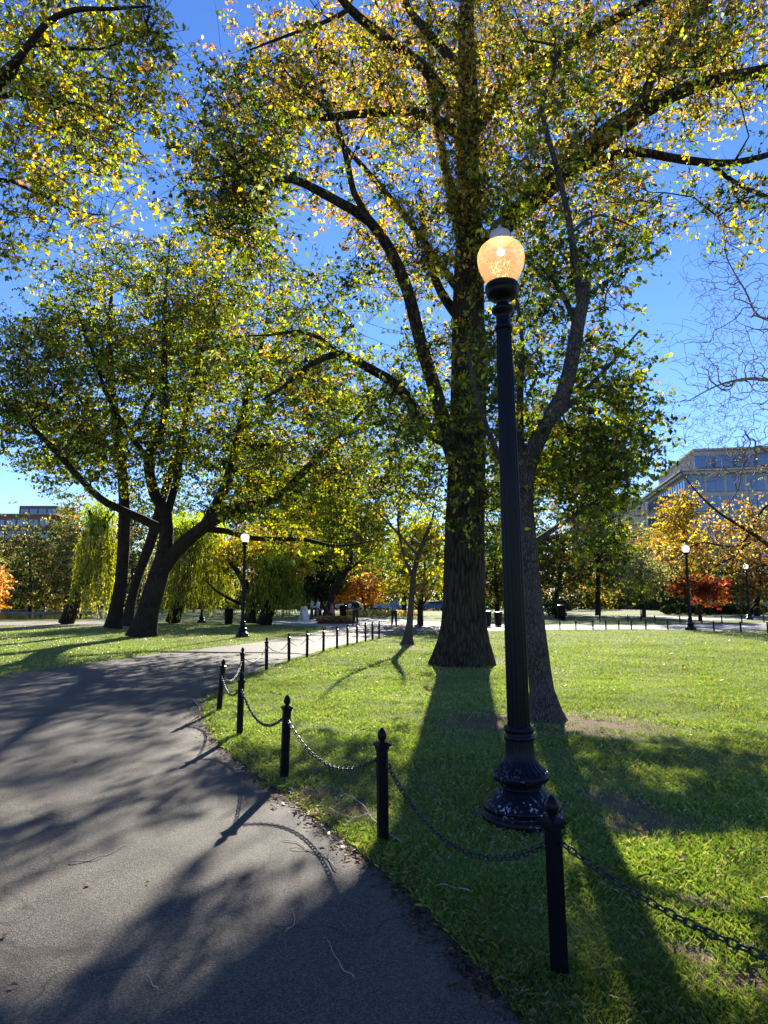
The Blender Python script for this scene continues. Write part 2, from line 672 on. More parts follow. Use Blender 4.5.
# far side of the path where it opens to the paved crossing
far = [gp(300, 625.5), gp(272, 624.6), gp(268, 622), gp(300, 620.5), gp(340, 619), gp(400, 620.5), gp(440, 622)]
main_path = MB()
poly = [Vector((-40, -14, 0))] + R_line + [gp(470, 632), gp(470, 626)] + list(reversed(far)) + list(reversed(L_line))
main_path.add([(p.x, p.y, .004) for p in poly], [tuple(range(len(poly)))])
tag(main_path.build('path', M['asphalt']), 'grey asphalt park path curving past the chain fence', kind='structure')
PATH_POLY = [(p.x, p.y) for p in poly]

plaza = MB()
pz = [gp(262, 624), gp(300, 626), gp(330, 627.5), gp(372, 627), gp(410, 625), gp(410, 620), gp(360, 618), gp(310, 620), gp(268, 621.5)]
plaza.add([(p.x, p.y, .008) for p in pz], [tuple(range(len(pz)))])
tag(plaza.build('crossing_pavement', M['paleasphalt']), 'pale sunlit paved crossing beside the flower bed', kind='structure')

cross = MB()
top = [(440, 625), (500, 624.5), (560, 625), (640, 625.2), (720, 624), (840, 622)]
bot = [(440, 632), (500, 631), (560, 629.5), (640, 629), (700, 631), (768, 632.5), (900, 634)]
cp = [gp(*p) for p in bot] + [gp(*p) for p in reversed(top)]
cross.add([(p.x, p.y, .006) for p in cp], [tuple(range(len(cp)))])
tag(cross.build('cross_path', M['paleasphalt']), 'pale path crossing the lawn behind the big tree', kind='structure')
cross = MB()
cp = [gp(560, 616.5), gp(640, 617.5), gp(700, 620.5), gp(768, 619.5), gp(900, 618), gp(900, 615), gp(768, 616.5), gp(700, 617), gp(640, 615.7), gp(560, 615)]
cross.add([(p.x, p.y, .006) for p in cp], [tuple(range(len(cp)))])
tag(cross.build('far_path', M['paleasphalt']), 'grey curving path beyond the second lawn strip', kind='structure')

lp = MB()
cp = [gp(-160, 631), gp(0, 630), gp(60, 628.5), gp(108, 626.5), gp(104, 624.5), gp(0, 625.5), gp(-160, 626)]
lp.add([(p.x, p.y, .006) for p in cp], [tuple(range(len(cp)))])
tag(lp.build('waterside_path', M['asphalt']), 'shaded grey path beside the pond at the left', kind='structure')
lp = MB()
cp = [gp(-160, 626), gp(0, 625.4), gp(104, 624.4), gp(108, 621), gp(0, 622.2), gp(-160, 623)]
lp.add([(p.x, p.y, .010) for p in cp], [tuple(range(len(cp)))])
tag(lp.build('stone_dust_path', M['tan']), 'tan stone dust verge along the pond edge', kind='structure')

m, nt, b, o = mat_new('still_dark_pond_water')
b.inputs['Base Color'].default_value = (.02, .028, .022, 1)
b.inputs['Roughness'].default_value = .08
nt.links.new(bump(nt, noise(nt, 2.2, 3), .25, .02), b.inputs['Normal'])
wt = MB()
cp = [gp(-200, 619.5), gp(0, 619.5), gp(100, 619), gp(128, 617), gp(122, 612), gp(60, 610), gp(-200, 610)]
wt.add([(p.x, p.y, .012) for p in cp], [tuple(range(len(cp)))])
tag(wt.build('pond_water', m), 'dark still pond water under the left trees', kind='structure')
bank = MB()
bp = smooth_line([gp(-200, 613.0), gp(20, 613.2), gp(45, 613.8), gp(70, 612.6), gp(100, 612.8)], 5)
bank.tube([(p.x, p.y, -.05) for p in bp], [.22] * len(bp), 6)
tag(bank.build('pond_bank', simple('pale_bank_stone', (.20, .18, .15), (.11, .10, .08), 1, .9)), 'pale stone coping of the far pond bank', 'stone coping')

# ------------------------------------------------------------------ tubes for trees (numpy)
def chain_tubes(chains, out):
    """chains: list of (points Nx3, radii N, sides) -> quads appended to out lists"""
    V, Fq, base = out
    for P, R, n in chains:
        k = len(P)
        T = np.empty_like(P)
        T[1:-1] = P[2:] - P[:-2]
        T[0] = P[1] - P[0]
        T[-1] = P[-1] - P[-2]
        T /= (np.linalg.norm(T, axis=1, keepdims=True) + 1e-9)
        ref = np.array([.31, .17, .93]) if abs(T[0][2]) < .8 else np.array([.95, .2, .1])
        U = np.empty_like(P)
        u = ref - T[0] * ref.dot(T[0])
        for j in range(k):
            u = u - T[j] * u.dot(T[j])
            nu = math.sqrt(u.dot(u))
            if nu < 1e-6:
                u = np.cross(T[j], [0, 0, 1.]) + 1e-3
                nu = math.sqrt(u.dot(u))
            u = u / nu
            U[j] = u
        Wd = np.cross(T, U)
        a = np.arange(n) * 2 * PI / n
        ring = P[:, None, :] + R[:, None, None] * (np.cos(a)[None, :, None] * U[:, None, :] + np.sin(a)[None, :, None] * Wd[:, None, :])
        V.append(ring.reshape(-1, 3))
        i = np.arange(n)
        j = np.arange(k - 1)[:, None] * n
        q = np.stack([j + i, j + (i + 1) % n, j + n + (i + 1) % n, j + n + i], -1).reshape(-1, 4) + base
        Fq.append(q)
        base += k * n
    return V, Fq, base


def cr(pts, step):
    """Catmull-Rom through (x,y,z,r) rows"""
    pts = np.array(pts, float)
    out = []
    n = len(pts)
    for i in range(n - 1):
        p0, p1, p2, p3 = pts[max(i - 1, 0)], pts[i], pts[i + 1], pts[min(i + 2, n - 1)]
        k = max(1, int(np.linalg.norm(p2[:3] - p1[:3]) / step))
        for j in range(k):
            t = j / k
            out.append(.5 * ((2 * p1) + (-p0 + p2) * t + (2 * p0 - 5 * p1 + 4 * p2 - p3) * t * t + (-p0 + 3 * p1 - 3 * p2 + p3) * t ** 3))
    out.append(pts[-1])
    return np.array(out)


PAL = {
    'dg': (.026, .042, .009), 'g': (.055, .080, .012), 'lg': (.12, .155, .018), 'yg': (.24, .25, .025), 'y': (.46, .34, .03),
    'dy': (.27, .175, .035), 'o': (.48, .20, .035), 'po': (.50, .27, .10), 'br': (.22, .095, .03), 'r': (.19, .035, .022), 'pk': (.45, .16, .12), 'ol': (.15, .15, .05),
    'gy': (.28, .25, .09),
}


def leaf_mesh(name, centers, size, cols, parent, mat=None, hang=.35, droop=None, aspect=.55, seed=0, fold=.25):
    n = len(centers)
    r = np.random.default_rng(seed)
    sz = size * (.5 + 1.05 * r.random(n) ** 1.3)
    d = r.normal(size=(n, 3))
    d[:, 2] -= hang * 2
    if droop is not None:
        d = d * .35 + np.array([0, 0, -1.])
    d /= np.linalg.norm(d, axis=1, keepdims=True)
    up = r.normal(size=(n, 3))
    up[:, 2] += .6
    side = np.cross(d, up)
    side /= np.linalg.norm(side, axis=1, keepdims=True) + 1e-9
    nrm = np.cross(side, d)
    L = d * sz[:, None]
    Wd = side * (sz * aspect)[:, None] * .5
    b = centers - L * .5
    V = np.empty((n, 4, 3))
    V[:, 0] = b
    V[:, 1] = b + L * .42 + Wd + nrm * (sz * fold * .5)[:, None]
    V[:, 2] = b + L
    V[:, 3] = b + L * .48 - Wd + nrm * (sz * fold * .5)[:, None]
    idx = np.arange(n)[:, None] * 4
    Ft = np.concatenate([idx + [0, 1, 2], idx + [0, 2, 3]], 1).reshape(-1, 3)
    cc = np.repeat(cols, 4, axis=0)
    me = mesh_np(name, V.reshape(-1, 3), Ft, mat or M['leaf'], cc)
    return link(name, me, parent)


def pick_cols(n_cl, cl_of_leaf, palfun, centers_cl, r):
    base = np.array([palfun(p, r) for p in centers_cl]) * np.exp(r.normal(0, .25, (len(centers_cl), 1)))
    c = base[cl_of_leaf]
    j = np.exp(r.normal(-.06, .38, len(c)))[:, None]
    hue = r.normal(0, .10, (len(c), 1))
    c = c * j * np.concatenate([1 + hue, 1 - .3 * hue, 1 - hue], 1)
    return np.clip(c, .002, .75)


def wpick(ws):
    ks = list(ws)
    cum = np.cumsum([ws[k] for k in ks])
    cum = cum / cum[-1]

    def f(p, r):
        return PAL[ks[int(np.searchsorted(cum, r.random()))]]
    return f


def tree(label, cat, limbs, crowns, palfun, nt_=500, per=60, lsize=.11, spread=.42, bark='bark', name='tree', group=None,
         step=.45, twig_r=.006, pipe=2.3, leafless=False, carve=True, seed=1, attach=None, root=None, flare=None, droop=None, sub=5, sidefac=1.0,
         wiggle=.10, minz=1.5, hang=.35, aspect=.55, void_l=2.2, subtw=False, void_t=-.9, jit=.03):
    """limbs: list of lists of (px,py,Y,r). crowns: list of (cx,cy,rx,ry,Y0,Y1,weight)."""
    r = np.random.default_rng(seed)
    lim3 = []
    for L in limbs:
        lim3.append([(*at(a, b, c), d) for (a, b, c, d) in L])
    base = lim3[0][0]
    loc = Vector((base[0], base[1], 0)) if root is None else Vector(root)
    T = empty(name, loc)
    tag(T, label, cat, group)
    pos, par, rad, lock = [], [], [], []
    for li, L in enumerate(lim3):
        A = cr(L, step * .7)
        if li > 0:
            d = np.linalg.norm(np.array(pos) - A[0, :3], axis=1)
            p = int(d.argmin())
        else:
            p = -1
        for a in A:
            pos.append(a[:3].copy()); par.append(p); rad.append(a[3]); lock.append(True)
            p = len(pos) - 1
    # targets
    tg = []
    wts = np.array([c[6] for c in crowns], float)
    wts /= wts.sum()
    cnt = (wts * nt_).astype(int)
    for c, k in zip(crowns, cnt):
        u = r.normal(size=(k, 3))
        u /= np.linalg.norm(u, axis=1, keepdims=True)
        u *= (r.random((k, 1)) ** .42)
        for q in u:
            Y = (c[4] + c[5]) / 2 + q[1] * (c[5] - c[4]) / 2
            tg.append(at(c[0] + q[0] * c[2], c[1] + q[2] * c[3], Y))
    tg = np.array(tg) if tg else np.zeros((0, 3))
    tg = tg[tg[:, 2] > minz]
    if carve and len(tg):
        kk = sun_keep(tg)
        tg = tg[kk | (r.random(len(tg)) < .04)]
    if len(tg):
        lam = void_l
        nz = np.zeros(len(tg))
        for q in range(5):
            kv = r.normal(size=3); kv *= 2 * PI / (lam * (.7 + .5 * r.random()) * np.linalg.norm(kv))
            nz += np.sin(tg @ kv + r.random() * 7)
        tg = tg[(nz > void_t) | (r.random(len(tg)) < .12)]
    n0 = len(pos)
    cap = n0 + len(tg) * 40
    PB = np.zeros((cap, 3))
    PB[:n0] = pos
    cntn = n0
    sk = PB[:n0]
    dmin = np.array([np.min(((sk - t) ** 2).sum(1)) for t in tg]) if len(tg) else np.zeros(0)
    order = np.argsort(dmin)
    par = list(par); rad = list(rad); lock = list(lock)
    tips = []
    for ti in order:
        t = tg[ti]
        dv = PB[:cntn] - t
        d2 = (dv ** 2).sum(1)
        # prefer nodes lower than the target and not exactly the closest
        cost = np.sqrt(d2) + .35 * np.maximum(0, dv[:, 2])
        p = int(cost.argmin())
        p0 = PB[p]
        dist = math.sqrt(d2[p])
        k = max(2, min(30, int(dist / step)))
        pp = par[p]
        dr = (p0 - PB[pp]) if pp >= 0 else np.array([0, 0, .3])
        dr = dr / (np.linalg.norm(dr) + 1e-6)
        mid = p0 + dr * dist * .35 + np.array([0, 0, dist * .10])
        wv = r.normal(size=(2, 3)) * wiggle * dist
        c1 = mid + wv[0]
        c2 = p0 + (t - p0) * .66 + wv[1] + np.array([0, 0, dist * .05])
        last = p
        for j in range(1, k + 1):
            s = j / k
            q = (1 - s) ** 3 * p0 + 3 * (1 - s) ** 2 * s * c1 + 3 * (1 - s) * s * s * c2 + s ** 3 * t
            if j < k:
                q = q + r.normal(size=3) * jit * min(dist, 2)
            PB[cntn] = q
            par.append(last); rad.append(0); lock.append(False)
            last = cntn
            cntn += 1
        tips.append(last)
    nN = cntn
    P = PB[:nN]
    # pipe model radius
    acc = np.zeros(nN)
    kids = [[] for _ in range(nN)]
    for i in range(nN):
        if par[i] >= 0:
            kids[par[i]].append(i)
    for i in range(nN - 1, -1, -1):
        if not kids[i]:
            acc[i] = twig_r ** pipe
        if par[i] >= 0:
            acc[par[i]] += acc[i]
    R = acc ** (1 / pipe)
    R = np.array([rad[i] if lock[i] else R[i] for i in range(nN)])
    for i in range(nN):
        if not lock[i] and par[i] >= 0:
            k_ = .8 if (lock[par[i]] or len(kids[par[i]]) > 1) else .995
            R[i] = max(min(R[i], R[par[i]] * k_), twig_r * .7)
    chains = []
    seen = np.zeros(nN, bool)
    for i in range(nN):
        if seen[i]:
            continue
        ch = [par[i]] if par[i] >= 0 else []
        j = i
        while True:
            ch.append(j)
            seen[j] = True
            ks = [q for q in kids[j] if not seen[q]]
            if not ks:
                break
            lk = [q for q in ks if lock[q] and q == j + 1]
            j = lk[0] if lk else max(ks, key=lambda q: R[q])
            if lock[ch[-1]] and not lock[j] and R[ch[-1]] > .05:
                break
        if len(ch) < 2:
            continue
        rr = R[ch].copy()
        if par[i] >= 0:
            rr[0] = min(R[ch[0]], rr[1] * 2.2)
        mx = rr.max()
        n = 28 if mx > .3 else 14 if mx > .12 else 8 if mx > .04 else 5 if mx > .015 else 3
        chains.append((P[ch], rr, n))
    V, Fq, bs = chain_tubes(chains, ([], [], 0))
    V = np.concatenate(V)
    if flare is not None:
        # buttressed foot: widen and flute the lowest part of the trunk
        fx, fy, fh, fa, nf = flare
        n0v = len(chains[0][0]) * chains[0][2]
        v = V[:n0v]
        zz = np.clip(1 - v[:, 2] / fh, 0, 1)
        c0 = np.interp(v[:, 2], chains[0][0][:, 2], chains[0][0][:, 0])
        c1 = np.interp(v[:, 2], chains[0][0][:, 2], chains[0][0][:, 1])
        an = np.arctan2(v[:, 1] - c1, v[:, 0] - c0)
        k = 1 + fa * zz ** 2.2 * (1 + .35 * np.cos(an * nf + 1)) + .05 * np.cos(an * (nf + 2)) * (1 - zz * .5) + .03 * np.cos(an * 11 + v[:, 2])
        v[:, 0] = c0 + (v[:, 0] - c0) * k
        v[:, 1] = c1 + (v[:, 1] - c1) * k
        V[:n0v] = v
    V = V - np.array(loc)
    link('trunk', mesh_np('trunk', V, np.concatenate(Fq), M[bark], smooth=True), T)
    if leafless or per == 0 or not len(tips):
        return T
    tp = P[np.array(tips)]
    ncl = len(tp)
    ns = ncl * sub
    subc = np.repeat(tp, sub, 0) + r.normal(size=(ns, 3)) * np.array([spread, spread, spread * .7])
    if subtw:
        ch2 = []
        for i in range(ns):
            a, b_ = tp[i // sub], subc[i]
            md = (a + b_) / 2 + r.normal(size=3) * .12 * spread
            ch2.append((np.array([a, md, b_, b_ + (b_ - a) * .35]), np.array([twig_r * .8, twig_r * .65, twig_r * .5, twig_r * .25]), 3))
        V2, F2, _ = chain_tubes(ch2, ([], [], 0))
        link('twigs', mesh_np('twigs', np.concatenate(V2) - np.array(loc), np.concatenate(F2), M[bark]), T)
    k = max(1, per // sub)
    # each spray is a thin tilted fan of leaves
    e1 = r.normal(size=(ns, 3)); e1[:, 2] *= .35; e1 /= np.linalg.norm(e1, axis=1, keepdims=True)
    e2 = np.cross(e1, [0, 0, 1.]) + r.normal(size=(ns, 3)) * .15; e2 /= np.linalg.norm(e2, axis=1, keepdims=True)
    fan = r.normal(size=(ns * k, 3)) * spread * np.array([.40, .20, .08])
    cen = np.repeat(subc, k, 0) + fan[:, :1] * np.repeat(e1, k, 0) + fan[:, 1:2] * np.repeat(e2, k, 0)
    cen[:, 2] += fan[:, 2]
    cl = np.repeat(np.arange(ns), k)
    if droop:
        cen[:, 2] -= r.random(len(cen)) ** 1.0 * droop
    kp = cen[:, 2] > minz * .8
    if carve:
        kp &= sun_keep(cen)
    cen, cl = cen[kp], cl[kp]
    cols = pick_cols(ns, cl, palfun, subc, r)
    leaf_mesh('crown', cen - np.array(loc), lsize, cols, T, seed=seed, hang=hang, aspect=aspect)
    return T


# =================================================================== THE TREES
# A: the great elm
def palA(p, r):
    Y = p[1]
    z = p[2]
    warm = np.clip((z - 6) / 7, 0, 1) * .95 + np.clip((Y - 15) / 8, 0, 1) * .35 + .25 * math.sin(p[0] * 1.1 + z * .7)
    x = r.random()
    if x < warm * .52:
        return PAL['dy'] if r.random() < .65 else (PAL['y'] if r.random() < .75 else PAL['po'])
    return PAL[('dg', 'g', 'g', 'lg', 'lg', 'ol', 'yg')[int(r.integers(7))]]


A = [
    [(462, 668, 16.5, .57), (463, 640, 16.5, .53), (464, 600, 16.5, .51), (466, 500, 16.5, .47), (468, 400, 16.5, .45), (469, 300, 16.5, .40), (469, 230, 16.6, .34), (468, 170, 16.8, .29), (469, 100, 17, .27), (466, 30, 17.2, .22), (470, -60, 17.5, .15), (476, -150, 18, .08)],
    [(471, 275, 16.6, .27), (505, 225, 16.0, .26), (545, 190, 15.4, .25), (580, 160, 15, .22), (634, 118, 14.3, .18), (690, 88, 13.6, .15), (768, 70, 12.8, .12), (860, 50, 12, .07)],
    [(580, 160, 15, .18), (605, 130, 15.4, .17), (640, 105, 15.6, .14), (660, 55, 16.2, .12), (690, 20, 16.6, .10), (740, -30, 17, .06)],
    [(475, 130, 17, .2), (510, 85, 16.5, .16), (560, 52, 16, .14), (610, 22, 15.5, .12), (655, -4, 15, .10), (720, -60, 14, .06)],
    [(555, 178, 15.3, .14), (600, 160, 14.5, .12), (634, 152, 14, .10), (684, 160, 13.4, .09), (734, 163, 13, .075), (790, 148, 12.5, .05)],
    [(709, 163, 13.2, .06), (734, 182, 13, .05), (768, 197, 12.8, .04), (820, 210, 12.5, .02)],
    [(466, 140, 16.9, .16), (435, 119, 16.2, .14), (403, 112, 15.4, .12), (360, 114, 14.6, .10), (322, 118, 14, .08), (290, 117, 13.5, .05)],
    [(467, 120, 17, .2), (447, 98, 16.7, .17), (420, 64, 16.2, .15), (383, 37, 15.8, .13), (349, 8, 15.4, .11), (320, -30, 15, .07)],
    [(349, 10, 15.4, .07), (330, 20, 15, .06), (312, 27, 14.6, .05), (281, 38, 14, .035), (250, 50, 13.5, .02)],
    [(467, 90, 17, .19), (457, 66, 17, .16), (430, 35, 17.3, .13), (405, 2, 17.6, .10), (390, -50, 18, .07)],
    [(462, 478, 16.0, .22), (448, 440, 15.4, .19), (438, 400, 15, .17), (420, 340, 14.5, .15), (408, 292, 14.2, .14), (390, 250, 13.8, .125), (369, 221, 13.4, .115), (335, 200, 13, .10), (291, 179, 12.5, .08), (264, 190, 12.1, .06), (244, 217, 11.9, .035), (210, 236, 11.6, .010)],
    [(366, 215, 13.4, .08), (354, 193, 13.4, .075), (345, 152, 13.6, .065), (332, 115, 13.8, .055), (305, 93, 13.8, .04), (285, 70, 13.8, .02)],
    [(264, 190, 12.1, .045), (237, 175, 11.8, .035), (205, 180, 11.5, .018), (180, 178, 11.3, .006)],
    [(448, 442, 15.4, .17), (428, 430, 15, .15), (408, 398, 14.6, .13), (387, 378, 14.2, .11), (365, 366, 14, .10), (340, 354, 13.6, .08), (310, 365, 13.2, .06), (282, 388, 13, .04), (262, 400, 12.8, .02)],
    [(340, 355, 13.6, .05), (320, 338, 13.4, .045), (300, 331, 13.2, .035), (270, 335, 13, .025), (245, 336, 12.8, .012)],
    [(469, 330, 16.5, .16), (440, 290, 17, .12), (425, 240, 17.5, .09), (420, 190, 18, .06)],
    [(470, 380, 16.6, .14), (500, 340, 17.4, .1), (520, 290, 18, .07), (535, 250, 18.5, .04)],
]
crA = [(330, 90, 130, 85, 11.5, 19, 15), (250, 150, 80, 85, 10, 15, 9), (460, 60, 110, 110, 12, 22, 17), (600, 60, 150, 110, 11, 21, 22), (720, 40, 90, 80, 10, 18, 9),
       (420, 240, 75, 75, 12.5, 19.5, 9), (500, 200, 70, 80, 13, 21, 12), (600, 190, 70, 60, 12, 19, 9), (720, 205, 60, 42, 11, 15, 2.2), (300, 370, 70, 40, 11.5, 15, 3),
       (430, 370, 50, 70, 13.5, 19, 5), (520, 310, 60, 70, 14, 20, 6), (470, -60, 260, 70, 12, 22, 14), (470, 170, 30, 100, 14.5, 15.8, 5), (370, 430, 75, 75, 12.5, 19, 13), (540, 440, 60, 45, 13.5, 19.5, 9), (330, 300, 60, 50, 12, 16, 3), (225, 205, 45, 45, 10.5, 13, 5), (560, 475, 55, 28, 14, 19, 7), (494, 492, 18, 42, 13.5, 18, 4.5), (424, 482, 26, 36, 13, 18, 5)]
T = tree('great park tree with a broad dark fluted trunk directly behind the nearest lamp post', 'tree', A, crA, palA, nt_=2600, per=58, void_t=-.45, lsize=.115, spread=.44, seed=21, subtw=True, twig_r=.0075, flare=(0, 0, 1.7, .42, 6), bark='bark')

# A2: taller golden tree behind it
tree('tall golden-orange tree whose crown shows above and behind the great tree', 'tree',
     [[(470, 640, 30, .45), (470, 560, 30, .40), (470, 400, 30, .34), (462, 250, 30, .28), (440, 140, 30, .2), (430, 40, 30.5, .14), (430, -60, 31, .08)],
      [(465, 300, 30, .2), (400, 210, 29, .15), (330, 130, 28, .10), (270, 60, 27, .05)],
      [(465, 280, 30, .2), (530, 190, 30, .15), (610, 110, 29, .10), (700, 50, 28, .05)]],
     [(300, 60, 90, 80, 24, 32, 5), (400, 70, 100, 100, 25, 34, 7), (540, 60, 110, 90, 25, 34, 7), (670, 60, 100, 70, 24, 30, 5), (350, 210, 60, 50, 26, 31, 1.5), (500, -50, 250, 60, 24, 34, 6)],
     wpick({'y': 3, 'dy': 4, 'po': 1.6, 'o': 1.6, 'pk': .4, 'yg': 2}), nt_=560, per=60, lsize=.19, spread=.62, seed=33, bark='bark3', step=.8)

# B: younger leaning tree just behind the lamp
tree('leaning grey-barked younger tree with a sawn-off limb stump just right of the nearest lamp post', 'tree',
     [[(546, 724, 9.07, .20), (542, 690, 9.07, .165), (536, 640, 9.05, .148), (531, 590, 9.05, .138), (527, 540, 9.0, .13), (524, 500, 9.0, .125), (529, 462, 9.0, .12), (545, 425, 8.9, .115), (563, 395, 8.85, .11), (572, 360, 8.8, .10), (578, 325, 8.8, .095), (584, 298, 8.8, .085), (585, 284, 8.8, .082)],
      [(581, 300, 8.8, .06), (575, 262, 8.8, .052), (568, 215, 8.8, .045), (556, 165, 8.75, .04), (542, 108, 8.7, .034), (553, 75, 8.7, .028), (555, 45, 8.7, .022), (528, 40, 8.6, .014), (515, 10, 8.6, .01)],
      [(526, 495, 9, .07), (521, 450, 9.3, .06), (520, 400, 9.6, .05), (522, 340, 9.9, .035), (515, 290, 10, .02)],
      [(526, 510, 9, .06), (510, 480, 8.8, .05), (492, 440, 8.5, .04), (478, 400, 8.3, .028), (468, 350, 8.2, .018)],
      [(545, 425, 8.9, .06), (575, 400, 9.2, .045), (605, 370, 9.6, .03), (640, 330, 10, .015)],
      [(530, 545, 9, .045), (560, 525, 9.3, .035), (590, 505, 9.6, .025), (625, 480, 10, .012)],
      [(578, 330, 8.8, .05), (560, 290, 9.4, .035), (535, 262, 9.8, .02), (515, 250, 10, .01)],
      [(572, 232, 8.8, .03), (600, 215, 9.2, .02), (640, 230, 9.6, .01)]],
     [(600, 380, 45, 90, 8, 11.5, 10), (560, 470, 75, 75, 8, 11.5, 11), (505, 400, 45, 80, 8.2, 11, 7), (590, 270, 60, 60, 8.2, 11.2, 7), (620, 440, 35, 60, 8.5, 11, 5), (540, 190, 50, 70, 8, 10.5, 4), (640, 250, 40, 35, 9, 11.5, 1.2), (520, 540, 60, 25, 9, 11.5, 2), (560, 90, 50, 70, 8, 10.5, 2.5), (420, 440, 35, 45, 9, 12, 1.5), (570, 545, 55, 22, 8.5, 11, 4), (592, 512, 42, 24, 9.5, 13, 7)],
     wpick({'dg': 1.2, 'g': 3, 'lg': 4.2, 'yg': 3.4, 'dy': .4}), nt_=780, per=42, void_t=-.6, lsize=.09, spread=.26, seed=44, bark='bark2', step=.25, flare=(0, 0, .5, .45, 5), twig_r=.005, subtw=True)
# sawn face of the limb
for o in bpy.data.objects:
    if o.type == 'EMPTY' and 'sawn-off' in o.get('label', ''):
        p = at(585, 283, 8.8)
        q = MB(); q.tube([p - o.location + Vector((-.002, 0, -.02)), p - o.location + Vector((0, 0, .012))], [.088, .083], 12)
        q.build('sawn_stump', simple('cut_wood', (.42, .33, .22), (.3, .22, .14), 30), o)

# C: big spreading maple at left
palC = wpick({'dg': 1.3, 'g': 3.4, 'lg': 5, 'yg': 3.2, 'dy': .5, 'y': .4})


def palC2(p, r):
    z = p[2]
    if r.random() < np.clip((z - 8) / 18, 0, .5) + (.25 if p[0] > -5 else 0):
        return PAL[('yg', 'yg', 'y', 'lg', 'dy')[int(r.integers(5))]]
    return palC(p, r)


tree('dark-trunked spreading tree leaning right with low horizontal limbs on the left lawn', 'tree',
     [[(142, 637, 29, .50), (147, 615, 29, .46), (152, 598, 29, .44), (158, 578, 29, .43), (163, 562, 29, .38), (166, 542, 29, .30), (166, 515, 29, .26), (155, 495, 29, .24), (149, 470, 29, .22), (148, 455, 29, .22), (158, 440, 29, .18), (165, 410, 29.3, .15), (164, 350, 29.8, .12), (166, 290, 30, .07), (170, 240, 30, .03)],
      [(160, 573, 29, .34), (178, 549, 28.8, .31), (205, 526, 28.4, .28), (228, 512, 28, .27), (252, 506, 27.6, .23), (280, 496, 27.2, .19), (296, 480, 27, .16), (320, 455, 26.6, .13), (345, 430, 26.2, .09), (372, 400, 26, .05)],
      [(205, 526, 28.4, .26), (222, 494, 28.4, .24), (232, 464, 28.6, .20), (239, 430, 28.8, .16), (246, 400, 29, .13), (258, 360, 29, .09), (268, 310, 29, .05), (272, 260, 29, .02)],
      [(205, 529, 28.6, .16), (225, 531, 29.3, .14), (252, 538, 30, .12), (280, 539, 30, .11), (307, 540, 29.6, .095), (327, 545, 29, .08), (350, 545, 28.6, .05), (375, 540, 28, .025)],
      [(163, 530, 29, .22), (140, 518, 28.5, .19), (124, 511, 28, .17), (107, 503, 27.6, .16), (90, 489, 27.2, .14), (60, 456, 26.8, .12), (30, 425, 26.4, .09), (5, 405, 26, .06), (-30, 380, 25.6, .03)],
      [(166, 518, 29, .2), (176, 482, 29.6, .17), (181, 450, 30, .14), (190, 400, 30.4, .11), (205, 340, 30.6, .07), (215, 280, 30.6, .03)],
      [(150, 462, 29, .15), (128, 432, 28.6, .12), (107, 395, 28.2, .09), (90, 345, 28, .06), (72, 300, 28, .03)],
      [(240, 430, 28.8, .09), (262, 420, 28, .07), (290, 395, 27.4, .05), (318, 350, 27, .03)]],
     [(60, 380, 75, 75, 24, 31, 9), (150, 330, 95, 110, 25, 34, 17), (235, 300, 70, 95, 25, 33, 10), (230, 430, 95, 65, 24, 33, 12), (320, 430, 60, 75, 23, 30, 8), (110, 460, 85, 40, 25, 32, 8), (330, 510, 45, 28, 23, 28, 3), (10, 400, 40, 55, 24, 28, 5), (290, 360, 55, 60, 24, 31, 6), (20, 330, 40, 25, 25, 29, 1.2), (290, 500, 75, 30, 24, 30, 7), (350, 440, 50, 55, 24, 29, 6)],
     palC2, nt_=1500, per=70, void_t=-.8, lsize=.165, spread=.70, void_l=3.2, subtw=True, seed=55, bark='bark3', step=.6, twig_r=.013, flare=(0, 0, 1.3, .35, 5))

# D: two dark trunks behind it
tree('tall straight dark-trunked tree standing behind the leaning tree on the left lawn', 'tree',
     [[(113, 628, 36, .42), (117, 605, 36, .36), (121, 582, 36, .32), (124, 540, 36, .31), (124, 498, 36, .28), (120, 450, 36, .28), (113, 400, 36, .22), (110, 340, 36, .15), (112, 280, 36, .07)],
      [(122, 470, 36, .16), (98, 430, 36, .12), (70, 380, 36, .07), (50, 330, 36, .03)],
      [(120, 450, 36, .16), (150, 400, 37, .11), (170, 340, 37, .05)]],
     [(110, 330, 85, 95, 33, 40, 6), (60, 430, 60, 45, 33, 39, 3), (190, 390, 80, 80, 34, 40, 4)],
     wpick({'dg': 2, 'g': 3, 'lg': 3, 'yg': 3, 'dy': 1}), nt_=330, per=70, lsize=.22, spread=.8, seed=66, bark='bark3', step=.8, twig_r=.015, flare=(0, 0, 1, .2, 5))
tree('slanting dark trunk between the straight tree and the leaning tree at left', 'tree',
     [[(127, 626, 33.5, .30), (131, 602, 33.5, .24), (139, 573, 33.5, .22), (152, 538, 33.5, .27), (162, 500, 33.8, .22), (180, 440, 34, .15), (195, 370, 34, .08), (200, 300, 34, .03)]],
     [(200, 350, 70, 90, 32, 37, 3), (250, 460, 50, 40, 32, 37, 1)],
     wpick({'dg': 2, 'g': 3, 'lg': 3, 'yg': 3, 'dy': 1}), nt_=120, per=70, lsize=.22, spread=.8, seed=67, bark='bark3', step=.8, twig_r=.015)

